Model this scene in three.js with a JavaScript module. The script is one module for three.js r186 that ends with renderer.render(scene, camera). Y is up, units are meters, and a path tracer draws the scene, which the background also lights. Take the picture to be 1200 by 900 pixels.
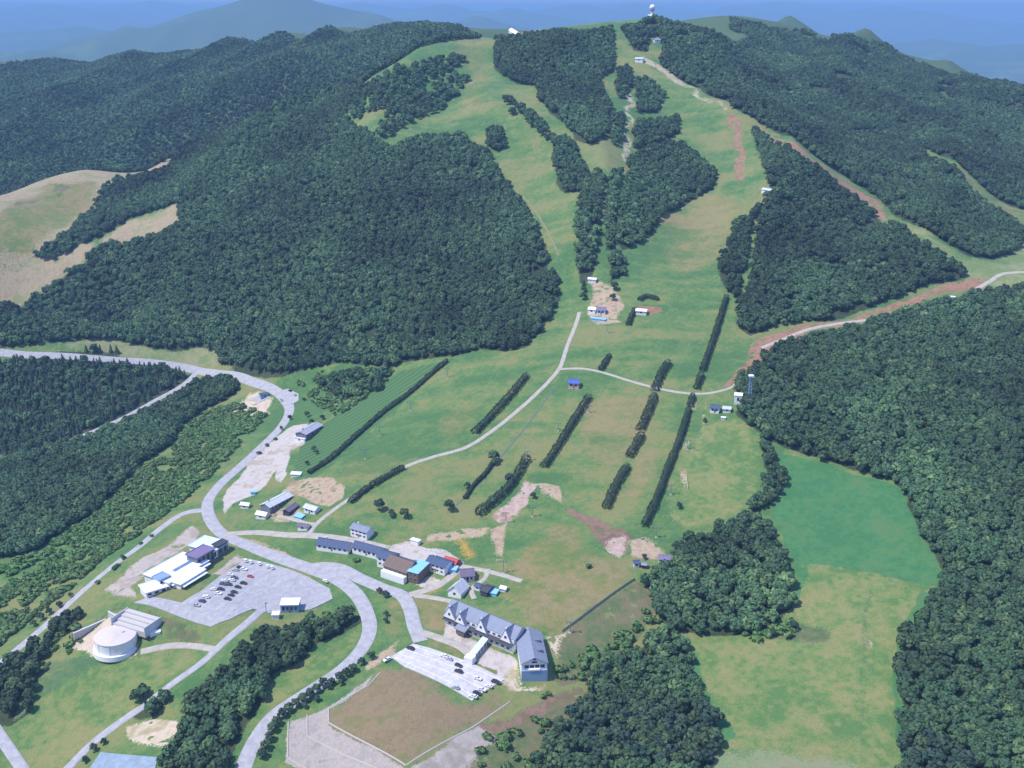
import * as THREE from 'three';
import { mergeGeometries, mergeVertices } from 'three/addons/utils/BufferGeometryUtils.js';

// ---------------------------------------------------------------- camera, sky, sun, exposure
const scene = new THREE.Scene();
const camera = new THREE.PerspectiveCamera(38.54, 1200 / 900, 1, 150000);
camera.position.set(0, 340, 0);
camera.rotation.set(-18.9 * Math.PI / 180, 0, 0);
const renderer = new THREE.WebGLRenderer({ antialias: true });
renderer.setSize(1024, 768);
renderer.toneMapping = THREE.LinearToneMapping;
renderer.toneMappingExposure = 1.15;
renderer.shadowMap.enabled = true;

const SKY_H = 128, SKY_W = 256, skyData = new Float32Array(SKY_W * SKY_H * 4);
for (let j = 0; j < SKY_H; j++) {
  const el = ((j + .5) / SKY_H - .5) * Math.PI, t = Math.max(0, Math.sin(el)), k = Math.pow(1 - t, 5);
  for (let i = 0; i < SKY_W; i++) {
    const o = (j * SKY_W + i) * 4;
    skyData[o] = .20 + .60 * k; skyData[o + 1] = .36 + .42 * k; skyData[o + 2] = .85 + .15 * k; skyData[o + 3] = 1;
  }
}
const sky = new THREE.DataTexture(skyData, SKY_W, SKY_H, THREE.RGBAFormat, THREE.FloatType);
sky.mapping = THREE.EquirectangularReflectionMapping; sky.magFilter = THREE.LinearFilter; sky.needsUpdate = true;
scene.background = sky; scene.environment = sky;

const sun = new THREE.DirectionalLight(new THREE.Color(1, .96, .89), 4.7);
sun.position.set(-500, 1000, -600); sun.target.position.set(60, 0, -780);
sun.castShadow = true; sun.shadow.mapSize.set(4096, 4096);
Object.assign(sun.shadow.camera, { left: -1500, right: 1500, top: 1500, bottom: -1500, near: 10, far: 5000 });
scene.add(sun, sun.target);
scene.fog = new THREE.FogExp2(new THREE.Color(.34, .62, 1), 9.5e-5);

// ---------------------------------------------------------------- the survey
// Survey of the place in metres: x east, z south (-z is uphill), heights y. Polygons and lines are flat lists x,z,x,z...
const HEIGHTS=[-272,-42,-485.9,-223.7,-37,-479.6,-173.7,-26,-465.6,-136.7,-20,-457.9,-93.2,-17,-454.1,-49.4,-9,-440.8,-16.9,-9,-456.9,21.1,-12,-454.2,67.2,-10,-451.6,103.8,-6,-446.5,165.2,-4,-443.9,244.9,0,-438.7,-272.4,-52,-359.9,-103.4,-32,-341.6,0,-24,-334.2,114.8,-14,-325,255,-4,-315.9,-300,-34,-552.1,-245.3,-27,-541.8,-181.4,-17,-527,-140.8,-11,-518.2,-94,-7,-520.3,-111.3,-14,-484.3,-69,-4,-507.8,-52.5,-3.5,-477,-18,-3,-494.7,36.9,-5,-509.3,74.5,-4,-515.8,116.6,0,-518,183.2,6,-508.8,247.4,12,-499.7,303.2,16,-478.3,-288.3,-29,-599.8,-234.1,-19,-564.8,-246.7,-20,-561.8,-184.6,-12,-567.5,-140.5,-6,-589.6,-117.9,-5,-610.7,-178.9,-6,-576.7,-220.2,-6.5,-594.5,-87,-4,-578.3,-56.3,-1,-549.8,-23.9,0,-534.9,9.4,0,-522.1,39,3,-547.8,79.5,6,-561.4,121.9,8,-577.5,198.3,16,-563.6,267.7,22,-553.2,334.3,28,-542.7,-286.8,-24,-655.8,-249.5,-9,-651.8,-224.8,-6,-646.2,-171.7,-5.5,-611.6,-166.6,-4.5,-637.6,-90.7,-1,-609,-73.9,0,-601.8,-59.9,5,-625.6,-20.8,5,-593,20.5,10,-584.1,62,12,-590.9,101.9,15,-618.2,158.9,19,-610.6,217.4,26,-631.9,297.2,38,-631.8,370.8,44,-619.2,-412.5,-45,-669.7,-355.4,-32,-720.8,-381.5,-28,-835,-295.7,-21,-770.4,-225.4,-5,-721.8,-231.1,-4,-780.5,-325.7,-20,-931.8,-395.3,-27,-949.9,-468.2,-37,-932.5,-557.8,-45,-952.3,-591,-38,-1210.5,-702.7,-50,-1232.1,-456.1,-22,-1168.8,-319.7,-8,-1056.4,-198.6,2,-943.9,-231.1,-6,-895.5,-195.8,0,-771.4,-162.4,9,-846.9,-124.8,15,-737.4,-161.5,3,-698.1,-138,5,-667.7,-97.1,9,-663.5,-56.9,11,-662.1,0,17,-675.7,55.7,18,-648,90.8,23,-663.2,-64.6,28,-771.7,0,37,-784.2,64.4,41,-773.9,127.5,44,-766.1,168.4,38,-714.9,-112.1,32,-911.1,-145.7,17,-880.4,-29.3,55,-900.4,49,60,-856.7,136.5,62,-833,183.6,63,-830,228,58,-765,312.2,62,-754.1,371.9,64,-748.7,430.8,66,-743.3,237.4,42,-705.5,384,82,-861.3,283.6,78,-874.7,194.3,74,-888,-246.7,5,-1003.8,-224.5,32.8,-1025.7,-354.7,12.3,-1093.9,-452.9,18.1,-1122,-555.1,33.1,-1153.4,-652.4,22,-1159,-510.5,59.2,-1292.9,-388.6,72.9,-1230.1,-279,84.3,-1177.4,-178.6,94.4,-1131,-86.2,102.9,-1091.6,0,108.7,-1065,39.3,79.5,-979.2,-79.4,69.2,-986.8,-165.9,56.9,-1031.7,-426.8,117.3,-1375.3,-299.2,131.8,-1285.6,-191.7,139.9,-1235.2,-92.8,146.2,-1196.4,0,149.7,-1175,-623.9,63.9,-1320,-558.8,90.8,-1435,-467.5,137.8,-1540.6,-679.5,103.6,-1459.6,-625.3,120.2,-1499.9,-578.7,129.2,-1534.5,-774.7,98.5,-1422.8,-716.1,58.7,-1295.2,-434.1,168.1,-1550.4,-370,189.1,-1536.1,-309.1,205.7,-1529.1,-230,233.8,-1527.8,-191.4,250.4,-1528.1,-134.8,271.7,-1544.1,-78,293,-1568.1,-38.7,302.6,-1584.5,-156.4,201.2,-1371.1,-86.2,227.2,-1427.4,-118.3,176.2,-1284.6,-782.6,86.3,-1687.4,-861.6,87.5,-1637.1,-828.8,103.9,-1798.2,-690.5,117.1,-1802.3,-554.9,135.7,-1817.2,-873.6,132.5,-1909.7,-993.6,104.1,-1850.1,-707.4,160.9,-1956,-595.2,188.5,-1972.2,-499.2,221.4,-1998.6,-381.3,252.5,-2044.8,-262,272,-2073.5,-1029.5,176.6,-2278.2,-852.5,180.9,-2264.9,-675.6,203.2,-2250.8,-502.5,240.7,-2244.4,-326,277.3,-2195.9,-1186.3,213.5,-2646.3,-1398.3,210.2,-2597.5,-996.5,220,-2670.1,-785,240.4,-2635.6,-565.1,267.6,-2537.8,-358.8,291.4,-2423.6,-169.4,310.1,-2293.8,-58.6,303.1,-1979.1,0,305.7,-1600,60.1,308.6,-1623.9,121.2,316.3,-1640.5,162.6,323.1,-1657,200.3,328.8,-1668,229.9,322.8,-1684.4,240.3,305.2,-1622.3,76.9,84.9,-958.9,82.3,113.8,-1041.8,87.8,140,-1126.6,94.1,170.4,-1221.4,100.9,205.8,-1326.2,107.9,247.5,-1436,115,284.9,-1545.7,-32.2,247.9,-1429.6,-30.3,205.4,-1329.7,-28.5,168.5,-1234.7,219.9,245.7,-1463.6,233.5,204.9,-1334.7,189.5,169.1,-1230.5,176.4,139.2,-1131.3,164.6,113.7,-1042.1,152.1,87.8,-947.9,43.6,246.6,-1449.3,38.9,183,-1269.4,313.4,314.7,-2177.6,403.1,320.5,-2213.6,425.4,322,-2219.6,466.9,303.1,-2231.7,540.7,298.7,-2214.9,592.3,297.8,-2181,641.9,293.5,-2166.9,688.2,281.9,-2142.2,746,248.5,-2069.7,779.9,229.2,-2014.3,883,218,-1960.3,1024.9,204.5,-1890,302.5,270.6,-1622,360.6,236.9,-1599.9,512.3,230.2,-1704.7,612.3,200.2,-1618,722.4,179.8,-1583,837.3,174.3,-1525.3,413.9,273.9,-1854.4,571.8,258,-1916.5,429.8,176.7,-1405.8,506.6,157.2,-1315.8,598.7,136.4,-1287.6,684.1,132.7,-1221.5,512.1,109.6,-1101.8,453.7,129.1,-1137.9,446.1,146.8,-1253,267.7,217.6,-1358.9,315.7,176.5,-1245.6,354.8,149,-1141.1,386.8,131.1,-1072.4,418.3,115,-1017.3,437.1,106.9,-982.1,499.8,114,-968.7,295.7,123.7,-1075.1,280.2,171.5,-1213.1,234.6,102.8,-982.4,314,101.9,-986.2,353.6,95.9,-962.1,453.9,99.8,-946.8,513,103.8,-916.1,-507.5,85,-1706.1,-370.1,150,-1710.4,-233.4,205,-1724.3,-141.4,240,-1744.3,-57,280,-1759.1,30,260,-1849.8,149.5,270,-1844,246.2,270,-1863.8,304,275,-1875.5,-761,70,-1564.8,-657.3,85,-1621.9,-2167.3,-150,-3713.9,-1880.5,-140,-3867,-1473.4,-120,-4039.7,-945.1,-60,-3886.8,-434.5,0,-3573.7,0,-60,-3500,450.1,-40,-3470.9,826.9,-60,-3400.9,1233.5,-100,-3382.1,1486.9,-120,-3057.6,1766.1,-120,-2905.3,0,180,-2400,202,150,-2491.8,432,180,-2665.2,736.8,190,-2597.5,976.5,130,-2409.7,1211.9,110,-2300.3,-500,-60,-150,0,-40,-100,500,-15,-150,-900,-70,-500,900,20,-500,0,-40,300,-900,-60,300,900,0,300,-1900,-80,-1200,1900,40,-1200];
const WOOD={
broadleaf_forest_west:[['b',1,[-511.1,-1048.8,-537.7,-1116.6,-583.3,-1269.7,-546.5,-1277.5,-511,-1282.8,-493.1,-1298.8,-415.8,-1283,-389.2,-1278.4,-405.8,-1330.8,-453.1,-1495.4,-430.3,-1534,-364.3,-1510.1,-301.3,-1488.2,-231.7,-1537,-207.8,-1463.8,-209.7,-1417.3,-193.6,-1375.9,-161.1,-1319,-143.8,-1295.3,-101.4,-1328.8,-60.9,-1332,-50,-1308.1,-29.7,-1293.9,-12.4,-1237.7,11.8,-1168.1,33.4,-1059.4,36.9,-1032.6,44.1,-1006.5,36.6,-968.8,24.1,-931.7,9.6,-905.6,-5.1,-904,-29.8,-915.8,-49.8,-913.9,-101,-930.9,-105.8,-924.9,-158,-968.2,-186.2,-978.2,-215.7,-987.1,-233.2,-991.2,-270.6,-1023.6,-290.9,-1047.3,-302.7,-1072.7,-323.2,-1084.6,-367.2,-1084.3,-412.8,-1091.2,-436.6,-1077.3,-473.1,-1060.2]],
 ['b',0.6,[-231.7,-1537,-186.2,-1484.4,-131.3,-1501.5,-91.4,-1533.5,-62.4,-1519.1,-78.4,-1496.8,-111,-1479.6,-132.7,-1443.2,-88.7,-1477.5,-67.1,-1494.3,-57.4,-1469.9,-75.6,-1429.4,-111.3,-1398.2,-146.1,-1319.6,-162,-1328.1,-152.4,-1388.4,-195.1,-1388.1,-215.4,-1461.5]],
 ['b',0.85,[-581.7,-1315.3,-544.2,-1347.7,-548.3,-1444.6,-550.1,-1472.7,-539,-1500.7,-492.9,-1485.8,-455.4,-1503.9,-403.8,-1339.9,-467.7,-1346.2,-496.7,-1317.9,-557.3,-1304]],
 ['b',0.9,[-30.6,-1338.9,-15.2,-1332.5,-5,-1295.5,-14.8,-1289.3,-27.8,-1298.6]],
 ['s',0.5,[-204.4,-978.4,-157.5,-964.6,-105.4,-920.6,-109.9,-890.8,-127.8,-885,-143.8,-867.5,-166.6,-894.2,-185.8,-938.7]],
 ['b',0.75,[-175.4,-948.5,-155.5,-948.9,-109.2,-920.4,-109.9,-890.8,-128.3,-888.7,-148.1,-896.9]]],
conifer_plantation:[['b',0.35,[-574.4,-1016.4,-505.3,-1032.2,-461.4,-1050.3,-409.1,-1070.9,-372.8,-1062.6,-322.8,-1050.8,-327.1,-1034.1,-363.5,-974.4,-392.6,-931.5,-419.9,-910.9,-456.2,-904.2,-524.1,-897.7]],
 ['c',0.8,[-574.4,-1016.4,-505.3,-1032.2,-461.4,-1050.3,-409.1,-1070.9,-372.8,-1062.6,-322.8,-1050.8,-327.1,-1034.1,-363.5,-974.4,-392.6,-931.5,-419.9,-910.9,-456.2,-904.2,-524.1,-897.7]],
 ['b',1,[-510.6,-871,-450.7,-891.5,-417.8,-899.9,-376.2,-919,-357.8,-940.3,-333.2,-1001.1,-313.7,-1032,-290.3,-1032.8,-262.1,-995.9,-269.2,-979.2,-289.2,-970.6,-298.6,-927.2,-293.2,-875.3,-309.1,-832.8,-310.9,-795.5,-319.1,-760.9,-328.1,-749.6,-343.7,-712.3,-367.5,-704.7,-405.7,-668.3]]],
roadside_scrub:[['s',1,[-255.6,-966.8,-219.5,-918.6,-236.4,-775.2,-249.3,-738.8,-270.6,-696.1,-286.3,-670.7,-302.7,-635.7,-319.8,-596,-336.3,-562.7,-391,-675.3,-365.9,-701,-342.2,-708.6,-317.5,-756.3,-303.5,-826.4,-287.1,-867.3,-293,-918.5,-282.7,-961.5]]],
summit_wood:[['b',1,[-21.2,-1583.8,38.6,-1578.7,90.3,-1583.7,140.5,-1609.1,134.2,-1508.5,112.2,-1466.1,113.2,-1403.9,119.5,-1373.8,108.9,-1286.8,88.9,-1250.6,75.4,-1283.9,53.8,-1338.3,33.4,-1382.4,29.2,-1441.1,3.3,-1448.2,-24.6,-1498.2]],
 ['b',0.5,[-13.8,-1406.7,5.2,-1380.2,20.6,-1359.6,40.2,-1323,51,-1284.5,39.4,-1288.8,22.1,-1319.3,0,-1348.9,-12.6,-1385.9]],
 ['b',1,[49.3,-1293.9,66.3,-1276.9,79.1,-1209.7,82.1,-1180.9,72,-1160.8,58.8,-1167,49.6,-1215,46.4,-1262.7]],
 ['b',1,[75.5,-1176.6,96.1,-1189.1,94.4,-1137.1,85.5,-1093.5,79.7,-1040.6,72.2,-1008,64.5,-1014.3,62.4,-1056.3,67.1,-1117.9]],
 ['b',1,[103.7,-1179.9,117,-1195.3,112.7,-1143.4,102.9,-1097.1,98.6,-1051.2,88.6,-1050.6,96,-1109.4]],
 ['b',0.8,[95.3,-1040,109.3,-1040.7,106.5,-1008.7,93.1,-999.3]],
 ['b',1,[130.9,-1245.1,157.9,-1289.9,200.1,-1308.6,225.8,-1230.4,218.2,-1199.9,181.9,-1169.3,148.7,-1118.5,130.3,-1068.9,106,-1050.5,101.9,-1061.5,114.2,-1129,126.9,-1190.9]],
 ['b',1,[145.8,-1341.9,164.7,-1355,203.8,-1377.8,199.4,-1342.5,175.2,-1311,139.1,-1279.9]],
 ['b',0.9,[162.3,-1471.3,182.3,-1472.3,191.8,-1428.8,181.5,-1394.5,154.4,-1377.3]],
 ['b',0.8,[137.6,-1508.8,155.6,-1508.3,154.4,-1445.3,144.2,-1416,131.8,-1409.5]],
 ['b',0.7,[120.2,-1356.1,134.1,-1361.6,129.5,-1294.9,115.8,-1262.1]],
 ['b',0.8,[152.4,-1623.2,186.6,-1629.4,196.4,-1608.3,183.4,-1560.1,164.9,-1561.1,159.1,-1589.4]]],
forest_east_ridge:[['b',1,[181.3,-1637.3,198.7,-1652.6,231.8,-1651.9,301.3,-1693.8,404.8,-1951.2,534.8,-2063,597.6,-2014.8,694.1,-2122.7,732.6,-2029.6,721.6,-1860.8,855.2,-2008.4,922.5,-1857.2,970.8,-1761.4,696.1,-1225.9,607,-1175.8,581.1,-1178.1,583.4,-1248.3,540.5,-1296.9,522.4,-1362.1,521.8,-1443.9,517.4,-1420.6,509.3,-1330.4,522.8,-1262,545.9,-1205.1,545.7,-1166.3,527.1,-1122.3,486.7,-1057.6,457.7,-1028.2,433.6,-1030.3,403.5,-1066,396.5,-1137.6,401.7,-1212.5,375.2,-1257.8,338.3,-1261.5,301.6,-1321.6,270.9,-1377.8,264.1,-1399.3,237.7,-1456.4,215.2,-1487.2,198.4,-1517.6,211,-1577.1,203.4,-1595.2]],
 ['b',1,[284.8,-1322.2,304.1,-1253.4,319.3,-1210.5,341.8,-1207.3,364.7,-1173.6,379,-1120.2,390.5,-1050.5,404.5,-1024.5,419.6,-1004.7,414.9,-984.6,374.8,-973.4,328.1,-946,304.2,-931,274.3,-913,252.3,-913.2,227.3,-908.9,203.2,-896.9,195.4,-906,202.2,-949.2,211.6,-954.9,231,-1030.1,247.1,-1093.1,258.9,-1123.5,273.7,-1172.5,280.3,-1261.4]],
 ['b',1,[252.9,-1119.4,240.8,-1095.6,223.5,-1029.3,204.7,-958.7,198,-959.7,194.4,-994.3,197.5,-1032.6,210.9,-1063.7,222.2,-1095.5]],
 ['b',1,[393.5,-2092.2,444.6,-2003.2,539.4,-2081.8,529.8,-2042,401.1,-1931.7,385.4,-2035.7]]],
forest_east:[['b',1,[191.5,-836.1,208.4,-862.1,232.8,-877.6,257.7,-884.3,300.1,-900.4,340.9,-921.8,360.9,-931,393.2,-944.4,418.7,-952.5,457,-954.5,516.2,-938.8,504.8,-841.6,293.5,-425.1,265,-398.5,174.5,-405.4,184.9,-437.4,197,-470.5,204.9,-501.5,212.5,-520,227,-541.9,248.9,-564.1,253.7,-582.2,255.9,-614.3,257.2,-644.2,261.5,-657.6,253.2,-679.5,228.4,-700.1,205.2,-719.3,182.8,-736,177.3,-752,169,-772,173.9,-785,176.3,-819.6]],
 ['b',0.9,[176.1,-736.3,182.8,-726.8,183.5,-712.7,186.8,-694.6,181.9,-677.6,169.4,-661.3,156.9,-654.9,158.8,-664.3,170.7,-678.7,175.8,-697.9,176.4,-718.8]]],
wood_by_meadow:[['b',1,[108.8,-629.5,133.9,-640.8,152.2,-650.6,164.8,-638.8,165.3,-615.8,166.1,-595.6,162.8,-562.5,153.4,-552.9,140.7,-545.4,119.4,-542.2,97.3,-546.4,87.2,-551.3,84.5,-570.4,79.2,-582.3,82.9,-592.3,97.4,-608]],
 ['b',1,[78.1,-540.1,92.5,-546.5,96.5,-530.6,100.6,-519.9,100.9,-506.2,102.9,-485.5,103.5,-468.7,98,-441.3,93.5,-414.6,4,-420.3,10.4,-448,17.1,-459.8,24.1,-477.6,35.8,-490.3,41.3,-506.4,49.2,-519.3,66.5,-528.8]],
 ['s',0.3,[-17.1,-462.4,0,-480.2,22.1,-482.2,16.7,-448.3,-16.3,-434.8]],
 ['s',0.35,[0,-484.3,18.1,-498,41.5,-509.6,66.8,-532,77.7,-544.6,47.2,-525.5,27.7,-509.6,11.3,-499.1]],
 ['s',0.6,[118.2,-540.8,142.7,-543.5,158.9,-551.9,161.9,-543.8,155.2,-535.5,134,-535.9]],
 ['s',0.35,[43.1,-534.9,66.1,-551.2,82.4,-565.1,85.7,-551.3,71.5,-531.9,46.8,-519.2]]],
garden_scrub:[['s',0.3,[-127.7,-646.2,-87.7,-629.8,-82.1,-618.5,-98.1,-625,-113.1,-634.3]],
 ['s',0.35,[-79.4,-613.8,-57.7,-597.4,-44.8,-602.3,-52.4,-596.5,-63.9,-596.7]],
 ['s',0.12,[23.2,-514,47.9,-535,68.6,-551.2,83.2,-572.6,72.8,-544.7,46.8,-519.2,25.2,-504.9]],
 ['s',0.35,[-284.2,-590,-262.4,-590.9,-257,-568.9,-271.6,-545.3]],
 ['s',0.3,[-146.5,-568.4,-93.6,-589.9,-87,-578.2,-100.7,-566.5,-132.2,-572.8]],
 ['s',0.5,[-70.3,-620.1,-62,-612,-65.9,-607.4,-74,-613.8]]],
tree_belt:[['b',1,[-156,-549.9,-144.9,-561,-125.7,-565.5,-101.9,-574.9,-89.9,-581.4,-87.6,-574.7,-102.9,-557.7,-117.1,-550.3,-117.1,-536.5,-132.6,-524.3,-134,-501.4,-140.1,-487,-142.5,-469.9,-142.2,-448.2,-175.1,-455.1,-177.9,-472.2,-175.4,-492.6,-176.3,-508.3,-164.2,-522.6,-154.9,-538.5]],
 ['b',0.8,[-314.2,-560.4,-294,-574.5,-281.9,-616.7,-270.7,-605.4,-282.2,-565.6,-271.4,-524,-278.8,-515.9,-295.2,-518.1]],
 ['b',0.9,[-211.2,-517.1,-205.3,-524.8,-195.1,-523.6,-189.2,-513.4,-192.1,-505.2,-202.3,-507.2]]],
distant_ridge_forest:[['f',1,[-824.9,-1475,-734.7,-1510.8,-677.6,-1548.2,-623.8,-1570.7,-509.2,-1558.9,-473.6,-1517.8,-447.6,-1504.8,-383.2,-1491.6,-320.4,-1480.7,-242.4,-1495.5,-204.5,-1511.2,-86.2,-1587.7,-53.1,-1639.1,-38.5,-1899.6,-164,-2220.6,-341.2,-2304,-558,-2504.7,-785.5,-2636,-1047.8,-2806.3,-1118.4,-2493.1,-1290.7,-2499.3]]]};
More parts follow.
